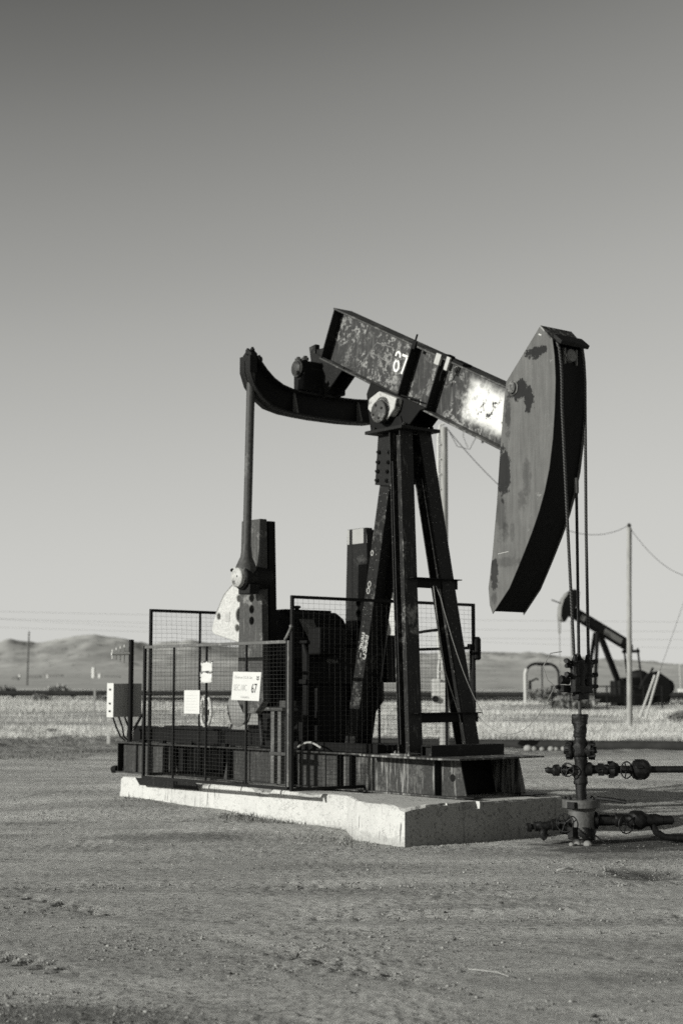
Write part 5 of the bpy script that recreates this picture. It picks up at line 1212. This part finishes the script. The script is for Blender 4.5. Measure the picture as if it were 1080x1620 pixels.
# ================================================================== background
def gp(x, Y):
    """ground point below image column x at distance Y"""
    p = at(x, 1000, Y); return Vector((p.x, p.y, gzf(p.x, p.y)))
def pole(name, label, x, Y, ytop, r, mat, lean=0.0, cat='utility pole'):
    g = gp(x, Y); t = at(x + lean, ytop, Y)
    e = thing(name, label, cat, tuple(g), 'world')
    b = MB(); b.tube([g - Vector((0, 0, 0.4)), g.lerp(t, 0.5), t], r, 14, r1=r * 0.78); b.build('pole', mat, e); return e, g, t
def poles():
    e, g, t = pole('utility_pole', 'tall weathered pole with climbing pegs behind the front legs of the large pumpjack', 701.5, 42, 676, 0.13, 'wood')
    k = MB()
    d = t - g
    for i in range(16):
        p = g + d * (0.24 + 0.047 * i) + Vector((-0.085, -0.06, 0)); k.tube([p, p + Vector((-0.035, -0.05, 0))], 0.020, 6)
    k.build_each('climbing_peg', 'white', e)
    c = MB(); q = [g + Vector((-0.15, -0.05, 1.85))] + [g + d * f + Vector((-0.155 + 0.03 * math.sin(f * 50) * (f < 0.5), -0.05, 0)) for f in (0.25, 0.28, 0.3, 0.33, 0.36, 0.4, 0.6, 0.8, 0.97)] + [t + Vector((-0.10, 0, 0.06)), t + Vector((0.02, 0, 0.1))]
    c.tube(q, 0.032, 8); c.build('conduit', 'pale', e)
    m = MB(); z = g.z + 0.95; m.box((g.x - 0.32, g.y - 0.20, z), (g.x - 0.11, g.y + 0.10, z + 0.92)); m.box((g.x - 0.11, g.y - 0.2, z + 0.06), (g.x + 0.04, g.y - 0.14, z + 0.84)); mb = m.build('meter_box', 'pale', e, bevel=0.01)
    m = MB(); m.lathe((g.x - 0.25, g.y - 0.20, z + 0.40), (0, -1, 0), [(0, 0.09), (0.08, 0.08)], 14); m.box((g.x - 0.16, g.y - 0.22, z - 0.03), (g.x + 0.06, g.y - 0.13, z + 0.0)); m.build('meter', 'black', mb)
    w = MB(); tt = t + Vector((0.14, 0, -0.1)); w.tube([tt, tt + Vector((0.22, 0, -0.42)), tt + Vector((0.55, 0, -0.5)), tt + Vector((0.75, 0, -0.12)), tt + Vector((0.7, 0, 0.15))], 0.009, 6)
    w.tube([tt + Vector((0.4, 0, 0.2)), tt + Vector((0.38, 0, -0.15)), tt + Vector((0.5, 0, -0.45))], 0.007, 6); w.ball(tt + Vector((0.74, 0, -0.1)), 0.04); w.ball(tt + Vector((0.9, 0, -0.3)), 0.035); w.build('drop_wire', 'cable', e)
    top1 = t
    e2, g2, t2 = pole('utility_pole', 'weathered wooden pole with a wire at its top, right of the wellhead', 992, 65, 829, 0.115, 'wood', 2)
    k = MB(); k.lathe(t2 + Vector((-0.02, -0.1, -0.12)), (0, 0, 1), [(0, 0.04), (0.05, 0.06), (0.1, 0.05), (0.14, 0.03)], 10); k.build('insulator', 'cable', e2)
    k = MB(); k.tube([g2 + Vector((0.10, -0.05, 0.3)), g2 + Vector((0.115, -0.05, 4.0)), t2 + Vector((0.09, -0.04, -0.2))], 0.02, 6); k.build('ground_wire', 'darkwood', e2)
    pole('utility_pole', 'thin dark distant pole standing alone against the hills at far left', 45, 230, 999, 0.14, 'darkwood', 1.5)
    k = MB()
    # wires
    def wire(label, a, b, sag, r=0.013, n=28, mat='cable'):
        m = MB(); m.tube([a.lerp(b, q) - Vector((0, 0, sag * 4 * q * (1 - q))) for q in np.linspace(0, 1, n)], r, 5, False)
        ob = m.build('power_line', mat, o=tuple(a)); tag(ob, label, 'power line', 'power lines')
    wire('power line drooping from the peg pole past the horsehead to the wooden pole at right', top1 + Vector((0.1, 0, -0.05)), t2 + Vector((0, 0, -0.05)), 1.35, 0.011)
    wire('sagging power line leaving the right wooden pole out of the picture', t2 + Vector((0, 0, -0.1)), at(1190, 850, 70), 1.95, 0.011)
    wire('faint slanting wire at the right edge beyond the wooden pole', at(1120, 840, 75), at(1040, 1070, 75), 0.0, 0.010)
    for k_, (ya, yb, Y) in enumerate(((962, 985, 260), (972, 1000, 262), (985, 1012, 280), (967, 1030, 300))):
        wire(('highest of the faint power lines crossing the sky above the hills', 'second faint power line from the top above the hills', 'third faint power line from the top above the hills', 'lowest and steepest faint power line above the hills')[k_],
             at(-200, ya, Y), at(1300, yb, Y), 0.5 + 0.2 * k_, 0.020 if k_ < 3 else 0.016, 40, 'box')
poles()

def far_pumpjack():
    Y = 85; c = gp(951, Y)
    h = Vector((-0.94, -0.34, 0)).normalized(); sd_ = Vector((-h.y, h.x, 0))
    e = thing('pumpjack', 'small black pumpjack in the distance behind the wellhead, its head pointing left', 'pumpjack', tuple(c), 'world')
    T = lambda x, y, z: c + (h * x + sd_ * y + Vector((0, 0, z))) * 1.08
    xz = lambda a, b, t: T(a, t, b)
    def bx(name, par, mat, *boxes):
        m = MB()
        for (x0, x1, y0, y1, z0, z1) in boxes: m.hexa([T(x0, y0, z0), T(x1, y0, z0), T(x1, y1, z0), T(x0, y1, z0), T(x0, y0, z1), T(x1, y0, z1), T(x1, y1, z1), T(x0, y1, z1)])
        return m.build(name, mat, par)
    bx('skid', e, 'bgdark', (-3.5, 1.2, -0.55, -0.38, 0.15, 0.5), (-3.5, 1.2, 0.38, 0.55, 0.15, 0.5), (-1.3, -0.7, -0.5, 0.5, 0.0, 1.25), (-2.5, -1.4, -0.6, 0.6, 0.0, 0.8), (-2.3, -1.3, -0.5, 0.5, 0.5, 1.4))
    for y in (-0.5, 0.5): m = MB(); m.bar(T(0.75, y, 0.4), T(0.30, y * 0.25, 3.62), 0.14, 0.16, sd_); m.build('leg', 'bgdark', e)
    m = MB(); m.bar(T(-1.15, 0, 0.55), T(0.18, 0, 3.7), 0.34, 0.2, sd_); m.build('leg', 'bgdark', e)
    bd = Vector((0.885, 0.466)); 
    def B(s, n): return (0.28 + bd.x * s - bd.y * n, 3.92 + bd.y * s + bd.x * n)
    m = MB(); m.prism([B(-2.05, -0.24), B(1.62, -0.24), B(1.62, 0.24), B(-2.05, 0.24)], (-0.06, 0.06), xz); bm2 = m.build('walking_beam', 'bgdark', e)
    m = MB(); m.prism([B(-2.05, 0.22), B(1.62, 0.22), B(1.62, 0.26), B(-2.05, 0.26)], (-0.14, 0.14), xz); m.prism([B(-2.05, -0.26), B(1.62, -0.26), B(1.62, -0.22), B(-2.05, -0.22)], (-0.14, 0.14), xz); m.build_each('beam_flange', 'bgdark', bm2)
    m = MB(); 
    for a, b_ in ((-1.55, -0.45), (0.75, 1.0)): m.prism([B(a, -0.15), B(b_, -0.15), B(b_, 0.14), B(a, 0.14)], (-0.068, 0.068), xz)
    m.build('pale_panel', 'box', bm2)
    m = MB(); m.prism([(1.28, 5.60), (1.55, 5.74), (1.90, 5.55), (2.16, 5.22), (2.30, 4.82), (2.34, 4.40), (2.26, 4.16), (2.12, 4.12), (1.90, 4.42), (1.62, 4.72), (1.38, 4.98)], (-0.2, 0.2), xz); hh = m.build('horsehead', 'bgdark', e)
    m = MB(); m.strip([(1.92, 5.555), (2.18, 5.23), (2.325, 4.82), (2.365, 4.40), (2.285, 4.15)], [(1.90, 5.545), (2.155, 5.22), (2.30, 4.82), (2.34, 4.40), (2.26, 4.16)], (-0.2, 0.2), xz); m.build('arc_plate', 'box', hh)
    m = MB(); m.bar(T(2.2, 0, 5.02), T(2.75, 0, 5.20), 0.1, 0.05, sd_); m.build('head_stop', 'rail', hh)
    m = MB()
    for y in (-0.12, 0.12): m.tube([T(2.35, y, 4.4), T(2.34, y * 0.6, 3.55)], 0.03, 6)
    m.tube([T(2.34, 0, 3.6), T(2.34, 0, 1.2)], 0.022, 6); m.tube([T(1.75, 0.1, 4.15), T(1.75, 0.1, 0.6)], 0.03, 6); m.build('bridle_rope', 'box', hh)
    m = MB(); m.bar(T(-1.62, -0.68, 2.70), T(-1.62, 0.68, 2.70), 0.16, 0.24, (0, 0, 1)); m.bar(T(-1.62, 0, 2.7), T(-1.60, 0, 3.05), 0.2, 0.2, sd_); m.build('equalizer', 'bgdark', e)
    for y in (-0.66, 0.66): m = MB(); m.tube([T(-1.62, y, 2.85), T(-1.85, y, 0.95)], 0.055, 8); m.build('pitman_arm', 'bgdark', e)
    for y in (-0.8, 0.8):
        m = MB(); m.prism([(-1.75, 1.2), (-1.6, 0.85), (-3.1, 0.35), (-3.35, 0.75), (-3.2, 1.35), (-2.6, 1.72), (-2.1, 1.6)], (y - 0.12, y + 0.12), xz); m.build('counterweight', 'bgdark', e)
    m = MB(); m.ball(T(-2.05, 0, 1.45), 0.5, 14, 9, (1.1, 0.9, 0.75)); m.lathe(T(-3.5, 0, 0.95), sd_, [(-0.4, 0.4), (0.4, 0.4)], 16); m.build('gearbox', 'bgdark', e)
    m = MB(); m.bar(T(-2.7, -0.3, 1.3), T(-3.05, -0.3, 1.9), 0.1, 0.08, sd_); m.bar(T(-2.85, -0.3, 1.6), T(-3.1, -0.3, 1.55), 0.3, 0.05, sd_); m.build('brake_lever', 'bgdark', e)
far_pumpjack()

def far_things():
    # pale pipe arch with a valve stem inside it
    Y = 88; a, b_ = at(831, 1112, Y), at(884, 1112, Y); top = at(857, 1050, Y).z
    a.z = gzf(a.x, a.y); b_.z = gzf(b_.x, b_.y)
    e = thing('pipe_arch', 'pale bent pipe arch over a dark valve stem, left of the wellhead', 'pipe arch', tuple((a + b_) / 2), 'world')
    R = 0.62; pts = [a, Vector((a.x, a.y, top - R))]
    pts += [Vector((a.x + R - R * math.cos(t), a.y, top - R + R * math.sin(t))) for t in np.linspace(0.15, math.pi / 2, 8)]
    pts += [Vector((b_.x - R + R * math.sin(t), b_.y, top - R + R * math.cos(t))) for t in np.linspace(0, math.pi / 2, 9)] + [b_]
    m = MB(); m.tube(pts[3:], 0.075, 12); m.build('arch_pipe', 'dark', e)
    m = MB(); m.tube(pts[:5], 0.11, 12); m.build('pale_leg', 'bgpale', e)
    mid = (a + b_) / 2
    m = MB(); m.tube([mid, Vector((mid.x, mid.y, top))], 0.035, 8); m.tube([Vector((mid.x - 0.25, mid.y, top - 0.04)), Vector((mid.x + 0.4, mid.y, top - 0.04))], 0.07, 8); m.tube([Vector((mid.x - 0.62, mid.y, mid.z + 1.25)), Vector((mid.x - 0.3, mid.y, mid.z + 1.4)), Vector((mid.x - 0.2, mid.y, mid.z + 1.3))], 0.05, 8); m.lathe((mid.x - 0.68, mid.y, mid.z + 0.8), (0, 0, 1), [(0, 0.09), (0.5, 0.07)], 8); m.build('valve_stem', 'bgdark', e)
    def shrub(x, Y, w, h, label, mat='shrub', group='low desert shrubs'):
        g = gp(x, Y); N = 900
        P = RNG.normal(0, 1, (N, 3)); P /= np.linalg.norm(P, axis=1)[:, None]; P *= RNG.random((N, 1)) ** 0.4
        lump = 1 + 0.5 * np.sin(P[:, :1] * 5 + x) * np.cos(P[:, 1:2] * 4)
        P = P * lump * np.array([[w / 2, w / 2, h / 2]]) + np.array([[g.x, g.y, g.z + h * 0.42]])
        d1 = RNG.normal(0, 1, (N, 3)) * 0.05 * (w + h); d2 = RNG.normal(0, 1, (N, 3)) * 0.03 * (w + h)
        vs = np.stack([P - d1, P + d2, P + d1], 1).reshape(-1, 3); fs = np.arange(N * 3).reshape(-1, 3)
        e = thing('shrub', label, 'shrub', tuple(g), 'world', group=group)
        ob = fast_mesh('foliage', vs - np.array(g), fs, M[mat]); ob.parent = e
        s = MB(); 
        for q in range(5): s.tube([g - Vector((0, 0, 0.1)), g + Vector((random.uniform(-w, w) * 0.3, random.uniform(-w, w) * 0.3, h * 0.6))], 0.012, 5)
        s.build('stem', 'darkwood', e)
    shrub(860, 90, 1.5, 0.85, 'dark low shrub under the pale pipe arch')
    shrub(12, 105, 1.4, 0.6, 'dark shrub at the left edge of the picture beyond the pipeline')
    shrub(95, 112, 1.6, 0.6, 'dry shrub beyond the pipeline, right of the distant pole', 'wood')
    shrub(66, 92, 1.0, 0.4, 'dark clump hugging the left pipeline')
    shrub(168, 90, 1.2, 0.4, 'dark clump beside the short pale post')
    shrub(1076, 70, 1.2, 0.5, 'low dark clump in the grass at the right edge')
    shrub(905, 82, 2.4, 0.7, 'dark bush in the grass behind the wellhead')
    # long pipelines on low supports
    def pipeline(label, xa, xb, Ya, Yb, ya, yb, r, n):
        A, B = at(xa, ya, Ya), at(xb, yb, Yb)
        e = thing('pipeline', label, 'pipeline', tuple(A), 'world', group='pipelines across the grass land')
        m = MB(); m.tube([A, A.lerp(B, 0.33) + Vector((0, 0, 0.02)), A.lerp(B, 0.66) - Vector((0, 0, 0.02)), B], r, 12); m.build('pipe', 'rust', e)
        for k in range(n):
            p = A.lerp(B, (k + 0.5) / n); g = gzf(p.x, p.y); m = MB(); m.box((p.x - 0.05, p.y - 0.1, g - 0.3), (p.x + 0.05, p.y + 0.1, p.z - r + 0.01)); m.box((p.x - 0.14, p.y - 0.12, p.z - r - 0.03), (p.x + 0.14, p.y + 0.12, p.z - r + 0.012)); m.build('pipe_support', 'rust', e)
    pipeline('main dark rusty pipeline running across behind everything', -120, 1200, 96, 96, 1096.5, 1099.5, 0.16, 14)
    pipeline('thinner pipeline just in front of the main one', 215, 1200, 92, 93, 1106, 1106, 0.10, 9)
    # big pipe lying at the edge of the yard, right
    A, B = gp(752, 44), gp(1180, 41.5); r = 0.135
    m = MB(); m.tube([A + Vector((0, 0, r * 0.8)), A.lerp(B, 0.5) + Vector((0, 0, r * 0.75)), B + Vector((0, 0, r * 0.85))], r, 14); ob = m.build('ground_pipe', 'rust', o=tuple(A)); tag(ob, 'thick rusty pipe lying on the ground at the right edge of the yard', 'pipe')
    A, B = gp(560, 45), gp(722, 44.5)
    m = MB(); m.tube([A + Vector((0, 0, 0.12)), B + Vector((0, 0, 0.12))], 0.12, 12); m.tube([B + Vector((-0.3, 0, 0.12)), B + Vector((0.05, 0, 0.12))], 0.15, 12); ob = m.build('ground_pipe', 'rust', o=tuple(A)); tag(ob, 'shorter rusty ground pipe seen behind the front legs', 'pipe')
    for k, (x, s) in enumerate(((831, 0.12), (840, 0.09), (853, 0.075), (867, 0.09), (875, 0.07), (887, 0.085))):
        g = gp(x, 43.0 - 0.25); m = MB(); m.ball(g + Vector((0, -0.16, s * 0.4)), s, 9, 6, (1, 0.9, 0.8)); ob = m.build('rock', 'stone', o=tuple(g))
        tag(ob, ('leftmost of the white rocks along the ground pipe', 'second white rock from the left along the ground pipe', 'third white rock from the left along the ground pipe', 'fourth white rock from the left along the ground pipe', 'fifth white rock from the left along the ground pipe', 'rightmost white rock along the ground pipe, by the wellhead')[k], 'rock', 'white rocks along the ground pipe')
    # leaning stakes beside the far pumpjack
    for k, (xb, yb, xt, yt) in enumerate(((1013, 1124, 1035, 1068), (1022, 1126, 1042, 1062))):
        A, B = at(xb, yb, 70), at(xt, yt, 70); m = MB(); m.tube([A - Vector((0.05, 0, 0.3)), B], 0.05, 8); ob = m.build('guy_guard', 'bgpale', o=tuple(A)); tag(ob, ('left leaning pale guy wire guard in the grass', 'right leaning pale guy wire guard, slightly taller')[k], 'guy guard', 'leaning guy wire guards')
    # low pipe fence round the far pumpjack
    e = thing('pipe_fence', 'low thin pipe fence round the distant pumpjack', 'fence', tuple(gp(960, 80)), 'world')
    P = [(872, 1086), (1045, 1086)]
    A, B = at(872, 1086, 80), at(1046, 1086, 80)
    for z, n in ((0, 'rail'), (-0.42, 'rail')):
        m = MB(); m.tube([A + Vector((0, 0, z)), B + Vector((0, 0, z))], 0.03, 6); m.build(n, 'bgdark', e)
    for k in range(7):
        p = A.lerp(B, k / 6); m = MB(); m.tube([Vector((p.x, p.y, gzf(p.x, p.y) - 0.2)), p + Vector((0, 0, 0.05))], 0.04, 6); m.build('post', 'bgdark', e)
    # slim poles, posts and boxes
    g = gp(1074, 100); m = MB(); m.tube([g, at(1074, 1050, 100)], 0.035, 6); e = thing('marker_post', 'thin pale pole with a white box near the right edge', 'marker post', tuple(g), 'world'); m.build('pole', 'bgpale', e)
    m = MB(); p = at(1077, 1096, 99); m.box((p.x - 0.2, p.y - 0.1, p.z - 0.25), (p.x + 0.2, p.y + 0.1, p.z + 0.25)); m.build('box', 'bgwhite', e, bevel=0.03)
    A = gp(151, 62); B = at(150.5, 1090, 62); m = MB(); m.bar(A - Vector((0, 0, 0.2)), B, 0.075, 0.075); m.box((B.x - 0.09, B.y - 0.05, B.z - 0.04), (B.x + 0.05, B.y + 0.05, B.z + 0.02)); ob = m.build('wooden_post', 'wood', o=tuple(A)); tag(ob, 'short pale wooden post in the grass left of the control box', 'post')
    m = MB(); g = gp(176, 47); m.box((g.x - 0.06, g.y - 0.06, g.z), (g.x + 0.05, g.y + 0.04, g.z + 0.26)); ob = m.build('marker_block', 'bgpale', o=tuple(g), bevel=0.02); tag(ob, 'small pale block on the ground under the control box', 'block')
    g = gp(86, 57); m = MB(); m.ball(g + Vector((0, 0, 0.08)), 0.28, 10, 6, (1.1, 0.6, 0.5)); ob = m.build('rock', 'rust', o=tuple(g)); tag(ob, 'dark flat rock at the edge of the grass on the left', 'rock')
    # tanks and sheds on the plain
    def hill_pt(x, y, Y): return at(x, y, Y)
    for k, (x, yb, w, h, lab) in enumerate(((148.5, 1073, 6, 16, 'taller white storage tank on the plain below the left hills'), (158.5, 1073, 5.5, 6, 'shorter white storage tank beside the taller one'), (31.5, 1075, 3, 4, 'small white tank at far left on the plain'), (76, 1066, 3.5, 4, 'small white tank right of the distant pole'))):
        Y = 1100 if k < 2 else 1000; p = at(x, yb, Y); p.z = hz(p.x, Y); s = Y / FPX
        e = thing('storage_tank', lab, 'storage tank', tuple(p), 'world', group='white tanks on the plain')
        m = MB(); m.lathe(p - Vector((0, 0, 3)), (0, 0, 1), [(0, w * s / 2), (3 + h * s, w * s / 2)], 18); m.build('tank_shell', 'bgwhite', e)
        m = MB(); m.lathe(p + Vector((0, 0, h * s)), (0, 0, 1), [(0.0, w * s / 2 * 1.03), (0.2, w * s / 2), (0.5, w * s / 8)], 18); m.build('tank_roof', 'bgwhite', e)
    for k, (x, y, w) in enumerate(((86, 1070, 28), (178, 1071, 24), (25, 1083, 10), (55, 1072, 20))):
        Y = (1180, 1150, 750, 1120)[k]; p = at(x, y, Y); p.z = hz(p.x, Y); s = Y / FPX; m = MB(); L = w * s
        m.box((p.x - L / 2, p.y - 2, p.z - 4), (p.x + L / 2, p.y + 2, p.z + 1.0)); m.prism([(p.x - L / 2 - 0.3, p.z + 1.0), (p.x + L / 2 + 0.3, p.z + 1.0), (p.x + L / 2 - 1, p.z + 1.8), (p.x - L / 2 + 1, p.z + 1.8)], (p.y - 2.2, p.y + 2.2), lambda a, b, t: (a, t, b))
        ob = m.build('equipment_shed', 'box', o=tuple(p)); tag(ob, ('long low dark shed on the plain between the pole and the white tanks', 'long low dark shed right of the white tanks', 'tiny low shed at far left below the hills', 'low shed just right of the distant pole')[k], 'shed', 'sheds on the plain')
    # straw and twig on the dirt in front
    for k, (xa, ya, xb, yb, lab) in enumerate(((740, 1538, 804, 1550, 'long pale straw lying on the dirt in front, lower right'), (880, 1381, 905, 1379, 'short pale splinter on the dirt below the wellhead'), (20, 1278, 85, 1269, 'dark thin twig on the dirt at far left'))):
        def G(x, y):
            d = at(x, y, 1.0) - Vector((0, 0, EYE)); q = -(EYE) / d.z; p = Vector((0, 0, EYE)) + d * q; p.z = gzf(p.x, p.y) + 0.02; return p
        A, B = G(xa, ya), G(xb, yb); m = MB()
        m.tube([A, A.lerp(B, 0.35) + Vector((0, -0.03, 0.012)), A.lerp(B, 0.7) + Vector((0, -0.02, 0.015)), B], 0.0018 if k != 1 else 0.010, 6); ob = m.build('twig', 'twig' if k < 2 else 'darkwood', o=tuple(A)); tag(ob, lab, 'twig')
far_things()
for ob in list(bpy.data.objects):
    if 'o' in ob: del ob['o']
